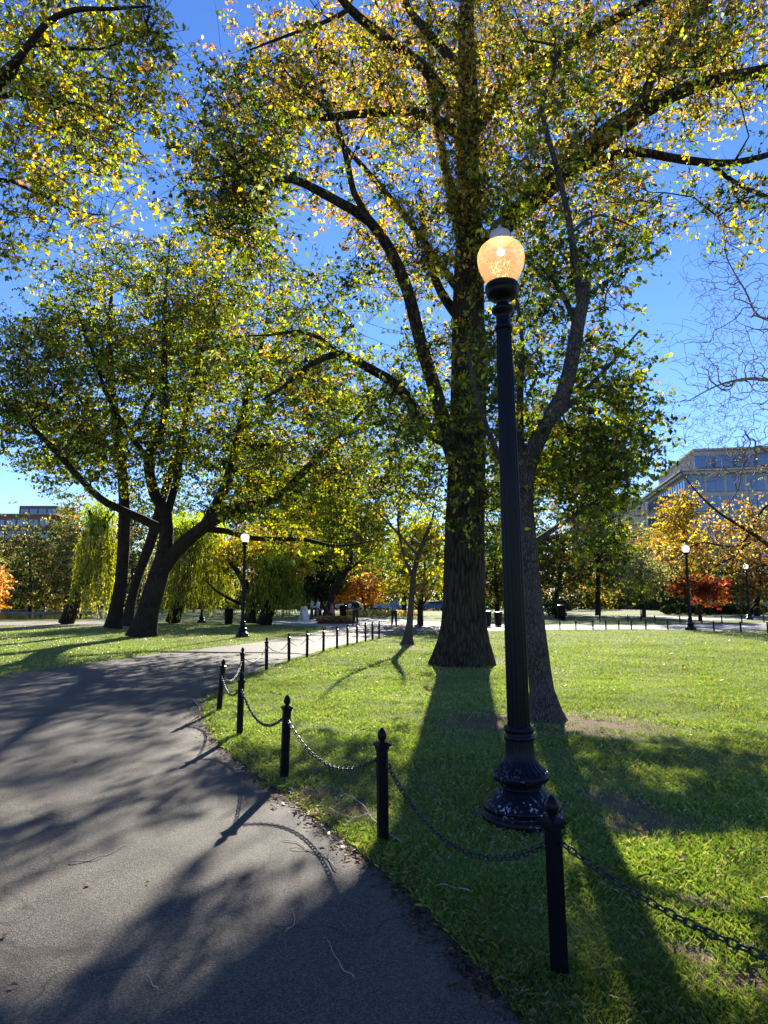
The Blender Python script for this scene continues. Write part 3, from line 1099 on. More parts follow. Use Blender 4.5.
# E: near tree outside the frame at left whose boughs hang in
tree('yellowing tree whose boughs reach in across the top left corner of the sky', 'tree',
     [[(-560, 900, 9.5, .42), (-470, 700, 10, .36), (-420, 500, 10.5, .3), (-380, 300, 10.8, .25), (-340, 100, 11, .18), (-300, -100, 11.2, .1)],
      [(-380, 300, 10.8, .16), (-250, 210, 10.6, .13), (-110, 130, 10.4, .10), (0, 75, 10.2, .075), (45, 25, 10, .055), (75, 10, 9.8, .045), (110, 9, 9.7, .03), (150, 6, 9.6, .015)],
      [(-250, 210, 10.6, .1), (-110, 150, 10.8, .085), (0, 88, 10.8, .06), (28, 46, 10.8, .05), (60, 48, 10.7, .035), (100, 49, 10.6, .02), (125, 40, 10.5, .01)],
      [(-380, 320, 10.8, .13), (-200, 250, 11, .1), (-60, 160, 11, .07), (0, 97, 11, .05), (45, 103, 11, .035), (85, 105, 11, .025), (110, 120, 11, .015), (140, 135, 11, .008)],
      [(-380, 350, 10.8, .13), (-200, 290, 11.4, .1), (-60, 200, 11.6, .07), (0, 180, 11.8, .045), (40, 195, 11.8, .03), (80, 212, 11.8, .015), (110, 215, 11.8, .008)]],
     [(55, 50, 75, 65, 9, 13, 9), (40, 140, 80, 65, 9.5, 13.5, 8), (130, 25, 60, 35, 9, 12, 3.5), (100, 115, 50, 50, 10, 13, 3), (20, 225, 60, 40, 10.5, 13.5, 3), (140, 110, 50, 90, 10, 13.5, 4), (80, 190, 60, 50, 11, 14, 3), (-120, 100, 110, 150, 9, 14, 8), (-350, 50, 200, 200, 9, 15, 8)],
     wpick({'g': 1.2, 'lg': 3, 'yg': 4.5, 'y': 2.2, 'dy': .8, 'po': .3}), nt_=640, per=34, lsize=.11, spread=.30, seed=77, bark='bark3', step=.3, twig_r=.0065, subtw=True)

# bare tree at right
tree('nearly bare tree with fine grey twigs against the sky at the right edge', 'tree',
     [[(1150, 760, 15, .3), (1120, 600, 15, .26), (1080, 450, 15, .22), (1040, 330, 15, .16), (1010, 200, 15, .1)],
      [(1090, 470, 15, .14), (960, 420, 14.8, .10), (860, 400, 14.6, .07), (768, 380, 14.4, .04), (725, 383, 14.2, .022), (690, 400, 14, .01)],
      [(1050, 360, 15, .13), (930, 340, 15, .1), (850, 310, 15, .07), (768, 320, 15, .03), (745, 290, 15, .02), (725, 250, 15, .012), (735, 215, 15, .006)],
      [(1090, 500, 15, .14), (960, 480, 14.8, .10), (860, 440, 14.6, .07), (768, 452, 14.4, .035), (745, 462, 14.2, .024), (738, 490, 14.2, .016), (722, 510, 14, .01)]],
     [(730, 280, 55, 60, 13, 17, 5), (720, 360, 75, 65, 13, 16.5, 8), (700, 440, 50, 45, 13, 16, 5), (745, 430, 40, 60, 13, 16, 4), (860, 330, 80, 130, 13, 17, 2), (690, 320, 38, 50, 13.5, 15, 3)],
     None, nt_=2600, per=0, leafless=True, seed=88, bark='twigbark', void_l=8, step=.25, twig_r=.0062, carve=False, pipe=2.6, wiggle=.06, jit=.012)

# yellow-leaved low tree at right, boughs coming in from the edge
Q = 1.9
GL = [[(1010, 690, 21, .3), (980, 640, 21, .27), (930, 600, 21, .24), (880, 570, 21, .2), (850, 500, 21, .15), (840, 420, 21, .1)],
      [(880, 575, 21, .14), (820, 590, 20.6, .11), (768, 545, 20.2, .08), (740, 526, 20, .06), (718, 512, 19.8, .045), (695, 490, 19.6, .03), (680, 470, 19.5, .015)],
      [(860, 560, 21, .12), (800, 570, 21, .09), (760, 540, 21.2, .065), (735, 555, 21.4, .05), (710, 570, 21.6, .035), (690, 582, 21.8, .02), (668, 562, 21.8, .012), (660, 548, 21.8, .006)],
      [(800, 520, 20.6, .09), (768, 505, 20.4, .05), (740, 545, 20.4, .04), (700, 543, 20.2, .03), (672, 560, 20, .02), (655, 560, 20, .008)]]
GL[0] = [(1000, 626, 21, .3), (985, 600, 21, .27), (930, 585, 21, .22), (880, 560, 21, .18), (850, 500, 21, .13), (840, 440, 21, .06)]
tree('golden-leaved tree with dark crooked boughs reaching in from the right edge', 'tree',
     [[(a, b, c * Q, d * Q * .8) for (a, b, c, d) in L] for L in GL],
     [(745, 528, 40, 28, 37, 43, 5), (700, 555, 40, 20, 37.5, 43, 3), (850, 500, 80, 80, 36, 45, 5)],
     wpick({'y': 2, 'dy': 4, 'o': .6, 'po': 1, 'gy': 2}), nt_=300, per=30, lsize=.17, spread=.7, seed=99, bark='bark3', step=.6, twig_r=.012, carve=False, subtw=True)

# H: slim tree mid-left of the elm
tree('slim young tree with yellow-green crown between the fence end and the great trunk', 'tree',
     [[(407, 646, 23.7, .18), (410, 620, 23.7, .115), (412, 592, 23.7, .10), (415, 566, 23.7, .09), (424, 540, 23.7, .08), (432, 520, 23.8, .045), (436, 500, 24, .02)],
      [(413, 578, 23.7, .07), (404, 555, 23.4, .06), (398, 520, 23.2, .045), (404, 480, 23, .02)],
      [(418, 556, 23.7, .06), (395, 530, 24, .04), (370, 505, 24.4, .02)]],
     [(405, 540, 50, 40, 21.5, 26, 7), (410, 490, 45, 45, 21.5, 26, 6), (365, 520, 35, 35, 22, 26, 3), (440, 570, 20, 25, 22.5, 25, 1), (352, 458, 42, 34, 21, 26, 5), (422, 525, 24, 36, 21.8, 23.4, 4)],
     wpick({'g': 1.5, 'lg': 3.5, 'yg': 4, 'y': 1}), nt_=340, per=45, lsize=.14, spread=.45, seed=101, subtw=True, bark='bark2', step=.4, twig_r=.006, flare=(0, 0, .5, .5, 4))

# orange-yellow tree with willow behind
tree('round amber and green tree behind the lamp post on the left lawn', 'tree',
     [[(250, 623, 43, .42), (251, 605, 43, .32), (248, 590, 43, .28), (240, 575, 43, .2), (228, 560, 43, .1)],
      [(250, 600, 43, .2), (265, 585, 43, .15), (285, 572, 43, .09), (300, 568, 43, .05)],
      [(248, 606, 43, .14), (232, 600, 42.6, .1), (215, 590, 42.4, .07), (205, 580, 42, .03)]],
     [(262, 550, 46, 26, 41, 47, 10), (235, 560, 26, 18, 41, 46, 3), (290, 562, 22, 14, 41, 46, 3)],
     wpick({'dy': 3, 'y': 2, 'yg': 3, 'lg': 2, 'ol': 1.5}), nt_=200, per=75, lsize=.2, spread=.62, seed=111, bark='bark', step=.7, twig_r=.012, carve=False)


def willow(label, cx, baseY, px_base, top_py, px_half, cols, seed, bottom=620, n=260):
    r = np.random.default_rng(seed)
    b = gp(px_base, 600)
    base = at(px_base, 0, baseY); base.z = 0
    T = empty('willow_tree', base)
    tag(T, label, 'willow tree')
    top = at(cx, top_py, baseY)
    Rr = px_half * baseY / F
    k = MB()
    hub = Vector(((top.x - base.x), 0, top.z * .6))
    k.tube([(0, 0, 0), hub * .5, hub], [.5, .38, .3], 12)
    ends = []
    for i in range(9):
        a = 2 * PI * i / 9 + r.random()
        e = hub + Vector((math.cos(a) * Rr * .7, math.sin(a) * Rr * .7, top.z * .3))
        k.tube([hub, hub.lerp(e, .5) + Vector((0, 0, top.z * .07)), e], [.2, .12, .05], 7)
    k.build('trunk', M['bark3'], T)
    cs, cc = [], []
    st = MB()
    for i in range(n):
        a = r.random() * 2 * PI
        q = math.sqrt(r.random())
        x, y = math.cos(a) * q * Rr, math.sin(a) * q * Rr
        zt = top.z * (1 - .35 * q * q) - r.random() * 1.0
        zb = .35 + r.random() * 1.6 if r.random() < .65 else zt * (.25 + r.random() * .4)
        P = []
        m = 7
        ph = r.random() * 6
        for j in range(m):
            s = j / (m - 1)
            out = 1 + .14 * s
            P.append((hub.x + x * out + .12 * math.sin(ph + s * 4), y * out + .12 * math.cos(ph + s * 3), zt + (zb - zt) * s ** 1.15))
        st.tube(P, [.012] * m, 3, cap=False)
        P = np.array(P)
        nl = int((zt - zb) * 20)
        s = r.random(nl) * (m - 1)
        i0 = np.minimum(s.astype(int), m - 2)
        f = (s - i0)[:, None]
        pt = P[i0] * (1 - f) + P[i0 + 1] * f + r.normal(size=(nl, 3)) * .07
        cs.append(pt)
        c = np.array(PAL[cols[int(r.integers(len(cols)))]]) * 1.35
        cc.append(c * np.exp(r.normal(0, .2, (nl, 1))))
    nt2 = int(2600 * (px_half / 30))
    u = r.normal(size=(nt2, 3)); u /= np.linalg.norm(u, axis=1, keepdims=True)
    u *= r.random((nt2, 1)) ** .4
    cs.append(np.array([hub.x, 0, top.z * .86]) + u * np.array([Rr * .9, Rr * .9, top.z * .17]))
    cc.append(np.array(PAL['lg'])[None] * 2.2 * np.exp(r.normal(0, .25, (nt2, 1))))
    st.build('withes', M['bark3'], T)
    leaf_mesh('crown', np.concatenate(cs), .2, np.concatenate(cc), T, droop=1, aspect=.28, seed=seed)
    return T


willow('weeping willow with pale green curtains between the leaning tree and the lamp post', 195, 46, 199, 515, 42, ['yg', 'yg', 'lg', 'gy'], 5, n=260)
willow('broader weeping willow trailing beside the paved crossing right of the lamp post', 277, 42, 279, 554, 25, ['lg', 'yg', 'lg', 'yg'], 6, n=190)
willow('weeping willow showing at the left of the straight dark trunk by the pond', 101, 44, 106, 500, 20, ['yg', 'yg', 'lg', 'gy'], 7, n=120)


def bgtree(label, cx, base_px, Y, ell, pal, seed, n=140, per=60, ls=.3, sp=.9, bark='bark3', tr=.3, cat='tree', name='tree', lean=0, group=None, minz=.8, base_y=None):
    e0 = ell[0]
    bb = (base_px, None)
    base = at(base_px, 600, Y)
    # pixel row of the ground at that depth
    gy = 512 - F * math.tan(math.atan2(-EYE, Y) - PITCH)
    top = e0[1]
    limbs = [[(base_px, gy + .5, Y, tr), (base_px + lean * .3, (gy * .7 + top * .3), Y, tr * .8), (cx + lean * .1, (gy * .35 + top * .65), Y, tr * .6), (cx, top, Y, tr * .3), (cx, e0[1] - e0[3] * .7, Y, .04)],
             [(cx * .5 + base_px * .5, gy * .5 + top * .5, Y, tr * .4), (cx - e0[2] * .5, top * .8 + gy * .2, Y, tr * .2), (cx - e0[2] * .8, top, Y, .03)],
             [(cx * .5 + base_px * .5, gy * .5 + top * .5, Y, tr * .4), (cx + e0[2] * .5, top * .8 + gy * .2, Y, tr * .2), (cx + e0[2] * .8, top, Y, .03)]]
    cr_ = []
    for (x, y, rx, ry) in ell:
        d = max(2, rx * Y / F)
        cr_.append((x, y, rx, ry, Y - d, Y + d, rx * ry))
    return tree(label, cat, limbs, cr_, wpick(pal), nt_=n, per=per, lsize=ls, spread=sp, seed=seed, bark=bark, step=1.2, twig_r=.02, carve=False, name=name, group=group, minz=minz)


DK = {'dg': 4, 'g': 3, 'ol': 2, 'lg': .8}
OLV = {'ol': 3, 'g': 2, 'dg': 1.5, 'gy': 1.6, 'dy': 1}
bgtree('dark green tree across the pond below the left building', 30, 30, 92, [(35, 556, 46, 46), (20, 590, 40, 18)], OLV, 201, 240, ls=.36, sp=1.0)
bgtree('olive and gold tree across the pond right of the dark green one', 78, 80, 88, [(78, 558, 36, 44), (75, 588, 34, 16)], {'ol': 3, 'gy': 2, 'dy': 1.6, 'g': 2}, 202, 220, ls=.34, sp=.95)
bgtree('bushy tree at the pond edge behind the straight dark trunk', 132, 130, 96, [(130, 560, 30, 50), (128, 592, 26, 16)], OLV, 203, 180, ls=.32, sp=.9)
bgtree('yellowish tree across the pond at the very left edge', -28, -28, 95, [(-28, 560, 36, 42), (-30, 590, 34, 18)], {'y': 1, 'dy': 2, 'gy': 2, 'ol': 2}, 204, 200, ls=.36, sp=1)
bgtree('tall green tree beyond the willows left of the lamp post', 205, 210, 104, [(205, 530, 42, 45), (200, 580, 40, 22)], DK, 205, 230, ls=.4, sp=1.2)
bgtree('dark dense tree behind the seated group', 322, 318, 66, [(322, 570, 24, 34), (318, 590, 22, 14)], {'dg': 6, 'g': 2}, 206, 230, ls=.26, sp=.6, tr=.4)
bgtree('tree with slanted dark trunk and yellow-green crown behind the crossing', 350, 332, 58, [(352, 535, 42, 34), (330, 520, 35, 25)], {'yg': 4, 'lg': 3, 'g': 1.5, 'y': 1}, 207, 240, ls=.26, sp=.75, tr=.33)
bgtree('small orange maple behind the standing visitors', 362, 365, 70, [(362, 588, 32, 13), (340, 585, 12, 10)], {'o': 5, 'po': 2, 'dy': 1}, 208, 130, per=80, ls=.24, sp=.6, tr=.16)
bgtree('yellow-green tree with leaning brown trunk left of the great trunk', 425, 420, 44, [(425, 560, 40, 34), (440, 530, 30, 30), (400, 585, 20, 12)], {'yg': 4, 'lg': 3, 'y': 2, 'g': 1}, 209, 230, ls=.2, sp=.6, tr=.2)
bgtree('green tree filling the gap between the two left crowns', 300, 300, 98, [(300, 500, 60, 40), (290, 545, 50, 20)], {'yg': 3, 'lg': 3, 'g': 3, 'y': .5}, 210, 260, ls=.42, sp=1.3)
bgtree('tall yellow-green tree far behind the great trunk', 400, 404, 78, [(400, 470, 50, 45), (400, 540, 45, 40)], {'yg': 3, 'lg': 2, 'g': 3, 'dy': 1}, 211, 220, ls=.34, sp=1)
bgtree('dark green tree behind the leaning grey-barked tree', 560, 556, 72, [(560, 560, 50, 36), (600, 570, 35, 28), (520, 570, 30, 30)], {'dg': 2, 'g': 3, 'ol': 2.4, 'br': .9, 'dy': .7}, 212, 330, ls=.3, sp=.8, tr=.4)
bgtree('tall green tree rising beside the grey-barked crown', 600, 598, 68, [(600, 500, 38, 60), (615, 555, 35, 30)], {'g': 3, 'lg': 3, 'yg': 1.5, 'dg': 2}, 213, 250, ls=.28, sp=.8)
bgtree('small dark rounded yew on the second lawn right of the grey trunk', 556, 556, 58, [(556, 606, 13, 8)], {'dg': 5, 'g': 1}, 214, 60, per=90, ls=.16, sp=.32, tr=.15, minz=.3)
bgtree('pale olive tree behind the far fence', 640, 644, 60, [(640, 583, 28, 20), (652, 575, 18, 16)], {'gy': 4, 'ol': 2, 'lg': 1.4}, 215, 150, per=45, ls=.2, sp=.6, tr=.2)
bgtree('slender young tree with bright green leaves at the far fence', 640, 641, 52, [(640, 592, 7, 12)], {'lg': 4, 'yg': 3}, 216, 26, per=40, ls=.16, sp=.3, tr=.06)
bgtree('upright golden yellow tree in front of the glass building', 684, 686, 78, [(684, 512, 24, 24), (680, 540, 28, 22), (690, 560, 24, 14)], {'y': 2, 'dy': 4, 'gy': 1}, 217, 200, per=70, ls=.3, sp=.7, tr=.3)
bgtree('low spreading crimson maple behind the far lamp post', 698, 700, 50, [(692, 588, 26, 10), (712, 592, 22, 11)], {'r': 5, 'br': 2, 'o': .8}, 218, 150, per=80, ls=.18, sp=.45, tr=.14)
bgtree('russet tree at the right edge behind the far lamp posts', 760, 757, 66, [(755, 570, 34, 26), (745, 590, 30, 13)], {'br': 3, 'dy': 1.5, 'ol': 2, 'dg': 2}, 219, 230, ls=.26, sp=.7, tr=.3)
bgtree('dull brown-twigged tree between olive and golden trees', 660, 662, 88, [(655, 555, 26, 30), (640, 540, 22, 22)], {'gy': 2, 'ol': 3, 'br': 1}, 220, 130, per=40, ls=.28, sp=.9, tr=.3)
bgtree('dark evergreen behind the crimson maple', 730, 728, 84, [(725, 590, 40, 14), (700, 580, 30, 22)], {'dg': 5, 'g': 1}, 221, 230, ls=.32, sp=.8, tr=.3)
bgtree('green tree behind the lamp shaft and great trunk gap', 495, 497, 64, [(495, 560, 28, 40), (500, 595, 24, 12)], {'g': 3, 'dg': 3, 'dy': 1, 'lg': 1}, 222, 170, ls=.27, sp=.75, tr=.25)
bgtree('small brown-trunked tree left of the great trunk base', 422, 421, 41, [(424, 588, 12, 8)], {'ol': 2, 'dy': 2, 'yg': 2}, 223, 26, per=40, ls=.18, sp=.4, tr=.17)
bgtree('weeping copper-orange tree at the left edge of the lawn', -14, -16, 31, [(-16, 588, 16, 24)], {'o': 2, 'po': 3, 'br': 2}, 224, 110, per=60, ls=.14, sp=.35, tr=.12, minz=.3)

bgtree('tall broad tree far behind the low horizontal limb', 250, 252, 110, [(250, 480, 60, 42), (255, 530, 55, 30)], {'yg': 3, 'lg': 3, 'g': 3, 'dy': 1}, 231, 260, ls=.46, sp=1.45)
bgtree('high-crowned tree far behind between great trunk and lamp shaft', 530, 528, 90, [(525, 500, 55, 50), (520, 555, 50, 30)], {'yg': 2, 'lg': 3, 'g': 3, 'dy': 1}, 232, 260, ls=.4, sp=1.15)
bgtree('leafy tree far off filling the space above the slim young tree', 345, 346, 88, [(345, 490, 50, 40), (350, 540, 50, 35)], {'yg': 3, 'lg': 2, 'g': 2, 'dy': 1, 'y': 1}, 233, 240, ls=.4, sp=1.15)
bgtree('dense green tree by the pond behind the slanting dark trunk', 165, 168, 106, [(160, 520, 45, 45), (165, 575, 40, 28)], {'dg': 2, 'g': 3, 'lg': 2, 'ol': 2}, 234, 240, ls=.44, sp=1.3)
bgtree('far green tree at left rising above the willow by the pond', 80, 80, 100, [(85, 525, 42, 28), (80, 560, 45, 25)], {'g': 3, 'lg': 2, 'dy': 1.5, 'ol': 2}, 235, 200, ls=.4, sp=1.1)

# far mass that closes the park: reads as one wood
r = np.random.default_rng(9)
cen, cl, cb = [], [], []
for i in range(2600):
    x = r.uniform(-110, 120)
    y = 118 + r.uniform(-8, 12) + abs(x) * .05
    hmax = 9 + 3 * math.sin(x * .08) + 2 * math.sin(x * .23 + 1)
    if x > 40:
        hmax *= .75
    z = .3 + (hmax - .3) * r.random() ** 1.4
    k = 42
    cen.append(np.array([x, y, z]) + r.normal(size=(k, 3)) * 1.3)
    ks = ('dg', 'g', 'ol', 'dg', 'br', 'dy', 'g')
    c = np.array(PAL[ks[int(r.integers(7))]]) * np.exp(r.normal(0, .2, (k, 1)))
    cb.append(c)
cen = np.concatenate(cen); cb = np.concatenate(cb)
cen[:, 2] = np.abs(cen[:, 2])
tag(leaf_mesh('distant_foliage', cen, .62, cb, None, seed=3), 'far belt of dark mixed trees closing off the park', 'distant trees', kind='stuff')

# clipped hedge balls beyond the far fence
def hedge_ball(px, py_base, Y, rad, seed, label):
    r = np.random.default_rng(seed)
    p = at(px, 600, Y); p.z = 0
    T = empty('clipped_bush', p)
    tag(T, label, 'bush', 'clipped bushes beyond the far path')
    s = MB(); s.tube([(0, 0, 0), (0, 0, rad)], [.06, .04], 6); s.build('stem', M['bark3'], T)
    u = r.normal(size=(1500, 3)); u /= np.linalg.norm(u, axis=1, keepdims=True)
    c = u * rad * (.75 + .3 * r.random((1500, 1))) * np.array([1.25, 1, .8])
    c[:, 2] += rad * .85
    c = c[c[:, 2] > .03]
    cols = np.array(PAL['dg'])[None] * np.exp(r.normal(0, .3, (len(c), 1)))
    leaf_mesh('foliage', c, .16, cols, T, seed=seed)


for i, px in enumerate((668, 677, 687, 697, 708, 718, 728, 738, 748, 758)):
    words = ['first', 'second', 'third', 'fourth', 'fifth', 'sixth', 'seventh', 'eighth', 'ninth', 'tenth']
    hedge_ball(px, 612, 72 + (i % 3) * .6, .62 + .1 * (i % 2), 300 + i, 'clipped dark bush beyond the far path, ' + words[i] + ' from the left in its row')

# ------------------------------------------------------------------ grass blades
def in_path(x, y):
    return inpoly(x, y, PATH_POLY)


def bare(x, y):
    d = np.full(x.shape, 9.)
    for (px, py, rx, ry) in SPOTS:
        p = gp(px, py)
        d = np.minimum(d, np.hypot((x - p.x) / rx, (y - p.y) / ry))
    return d


def blades(name, regions, label, seed):
    r = np.random.default_rng(seed)
    VV, CC = [], []
    for (y0, y1, n, h, wd) in regions:
        y = y0 + (y1 - y0) * r.random(n)
        x = (r.random(n) * 2 - 1) * (y * .66 + .6)
        # clump blades
        x = x + r.normal(size=n) * .0
        m = ~in_path(x, y) & (x > -40)
        # ragged path edge: some blades lean over
        d = bare(x, y)
        m &= (d + .3 * np.sin(x * 9 + y * 7) + .2 * np.sin(x * 23 - y * 17) + r.normal(size=n) * .42) > .8
        gyp = proj(np.stack([x, y, 0 * x], 1))[1]
        m &= ~((y > 35.5) & (x > 3))
        x, y = x[m], y[m]
        n2 = len(x)
        tall = 1 + .45 * np.sin(x * 3.1 + 2 * np.sin(y * 2.3)) * np.cos(y * 3.7)
        hh = h * (.45 + .9 * r.random(n2)) * tall
        ww = wd * (.6 + .8 * r.random(n2))
        a = r.random(n2) * 2 * PI
        lean = r.normal(size=(n2, 2)) * .42
        V = np.empty((n2, 4, 3))
        ca, sa = np.cos(a) * ww / 2, np.sin(a) * ww / 2
        V[:, 0] = np.stack([x - ca, y - sa, 0 * x], 1)
        V[:, 1] = np.stack([x + ca, y + sa, 0 * x], 1)
        V[:, 2] = np.stack([x + lean[:, 0] * hh * .45 + ca * .7, y + lean[:, 1] * hh * .45 + sa * .7, hh * .62], 1)
        V[:, 3] = np.stack([x + lean[:, 0] * hh * 1.15, y + lean[:, 1] * hh * 1.15, hh * (1 - .25 * (lean ** 2).sum(1)).clip(.4, 1)], 1)
        c = np.array([(.125, .19, .026)]) * np.exp(r.normal(0, .22, (n2, 1)))
        yl = r.random(n2) < .22
        c[yl] = np.array([.27, .28, .06]) * np.exp(r.normal(0, .15, (yl.sum(), 1)))
        dr = r.random(n2) < .05
        c[dr] = (.30, .25, .12)
        pat = (np.sin(x * .9 + 1.3 * np.sin(y * .7)) * np.cos(y * 1.1 + x * .3))[:, None]
        c *= 1 + .22 * pat
        VV.append(V.reshape(-1, 3)); CC.append(np.repeat(c, 4, 0))
    V = np.concatenate(VV); cc = np.concatenate(CC)
    n = len(V) // 4
    i = np.arange(n)[:, None] * 4
    Ft = np.concatenate([i + [0, 1, 2], i + [0, 2, 3]], 1).reshape(-1, 3)
    o = link(name, mesh_np(name, V, Ft, M['blade'], cc))
    tag(o, label, 'grass', kind='stuff')
    return o


blades('grass', [(1.9, 4.2, 190000, .035, .0021), (4.2, 8, 240000, .036, .003), (8, 14, 190000, .036, .0055), (14, 24, 120000, .045, .013), (24, 42, 90000, .04, .024)],
       'short tufted park grass in dappled sun', 12)

# fallen leaves
r = np.random.default_rng(31)
n = 1500
y = 2.3 + 34 * r.random(n) ** 1.7
x = (r.random(n) * 2 - 1) * (y * .62 + .4)
ip = in_path(x, y)
k = ~ip | (r.random(n) < .05)
x, y, ip = x[k], y[k], ip[k]
z = np.where(ip, .012, .035 + .02 * r.random(len(x)))
cols = np.array([[PAL['br'], (.33, .20, .09), PAL['dy'], (.24, .18, .10)][int(i)] for i in r.integers(0, 4, len(x))])
n = len(x)
a = r.random(n) * 2 * PI
s = (.016 + .018 * r.random(n)) * np.clip(y / 9, .8, 1.8)
P = np.stack([x, y, z], 1)
V = np.empty((n, 4, 3))
dv = np.stack([np.cos(a), np.sin(a), .25 * r.normal(size=n)], 1) * s[:, None]
sv = np.stack([-np.sin(a), np.cos(a), .25 * r.normal(size=n)], 1) * s[:, None] * .6
V[:, 0] = P - dv; V[:, 1] = P + sv + [0, 0, .006]; V[:, 2] = P + dv; V[:, 3] = P - sv + [0, 0, .006]
i = np.arange(n)[:, None] * 4
Ft = np.concatenate([i + [0, 1, 2], i + [0, 2, 3]], 1).reshape(-1, 3)
tag(link('fallen_leaves', mesh_np('fallen_leaves', V.reshape(-1, 3), Ft, M['leaf'], np.repeat(cols, 4, 0))), 'scattered brown fallen leaves on grass and path', 'leaf litter', kind='stuff')

# mulch and soil crumbs along the near edge of the lawn
n = 5200
r = np.random.default_rng(41)
RL = np.array([(p.x, p.y) for p in R_line if p.y > 1.5 and p.y < 14])
seg = r.integers(0, len(RL) - 1, n)
f = r.random((n, 1))
q = RL[seg] * (1 - f) + RL[seg + 1] * f
t = RL[seg + 1] - RL[seg]
nrm = np.stack([t[:, 1], -t[:, 0]], 1)
nrm /= np.linalg.norm(nrm, axis=1, keepdims=True) + 1e-9
off = r.normal(size=(n, 1)) * .09 + .03
q = q + nrm * off
s = .006 + .012 * r.random(n)
P = np.stack([q[:, 0], q[:, 1], .008 + .012 * r.random(n)], 1)
d1 = r.normal(size=(n, 3)); d1[:, 2] *= .4; d1 *= s[:, None]
d2 = r.normal(size=(n, 3)); d2[:, 2] *= .4; d2 *= s[:, None] * .6
V = np.stack([P - d1, P + d2, P + d1, P - d2], 1).reshape(-1, 3)
V[:, 2] = np.maximum(V[:, 2], .005)
i = np.arange(n)[:, None] * 4
Ft = np.concatenate([i + [0, 1, 2], i + [0, 2, 3]], 1).reshape(-1, 3)
cc = np.array([(.09, .06, .035)]) * np.exp(r.normal(0, .5, (n, 1)))
tag(link('edge_litter', mesh_np('edge_litter', V, Ft, M['leaf'], np.repeat(cc, 4, 0))), 'crumbs of soil and dry bits along the path edge', 'soil crumbs', kind='stuff')

# thin curled twigs lying about
m_tw = simple('pale_dry_twig', (.40, .34, .27), (.25, .2, .15), 30, .8, bmp=0)


def twig(pxs, rad, label, h=.012, extra=None):
    base = gp(*pxs[0])
    pts = smooth_line([gp(*p) for p in pxs], 5)
    k = MB()
    n = len(pts)
    k.tube([p - base + Vector((0, 0, h + .006 * math.sin(i * 1.1))) for i, p in enumerate(pts)], [rad * (1 - .6 * i / n) for i in range(n)], 5)
    if extra:
        q = smooth_line([gp(*p) for p in extra], 4)
        k.tube([p - base + Vector((0, 0, h)) for p in q], [rad * .6] * len(q), 4)
    o = k.build('fallen_twig', m_tw, None, base)
    tag(o, label, 'twig', 'thin twigs fallen on the path and lawn')


twig([(336, 872), (325, 858), (308, 852), (290, 850)], .004, 'curved pale twig with a fork on the path left of the fence', extra=[(308, 852), (298, 844), (284, 842)])
twig([(286, 934), (294, 926), (294, 916), (290, 912)], .003, 'tiny hooked twig on the shaded path')
twig([(354, 980), (342, 970), (334, 956), (327, 942)], .003, 'slender bent twig low on the shaded path')
twig([(70, 864), (90, 862), (110, 855), (126, 846)], .004, 'long faint twig on the left part of the path')
twig([(158, 993), (152, 986), (146, 976)], .0025, 'short straight twig at the bottom of the path')
twig([(402, 848), (384, 834), (372, 822), (360, 806), (346, 798), (340, 792)], .0055, 'longest pale twig in the grass beside a chain post', .03, extra=[(368, 818), (355, 822), (340, 818), (330, 812)])
twig([(470, 897), (452, 892), (436, 890)], .004, 'straight dry twig in the shaded grass', .03)
twig([(192, 700), (198, 706), (200, 716), (196, 724)], .006, 'small curled twig at the path edge by the fence corner')

# ------------------------------------------------------------------ lamp posts
def flute(n_fl, depth, z0=None, z1=None):
    def f(i, n, z):
        if z0 is not None and not (z0 <= z <= z1):
            return 1
        return 1 - depth * (.5 + .5 * math.cos(2 * PI * i * n_fl / n))
    return f


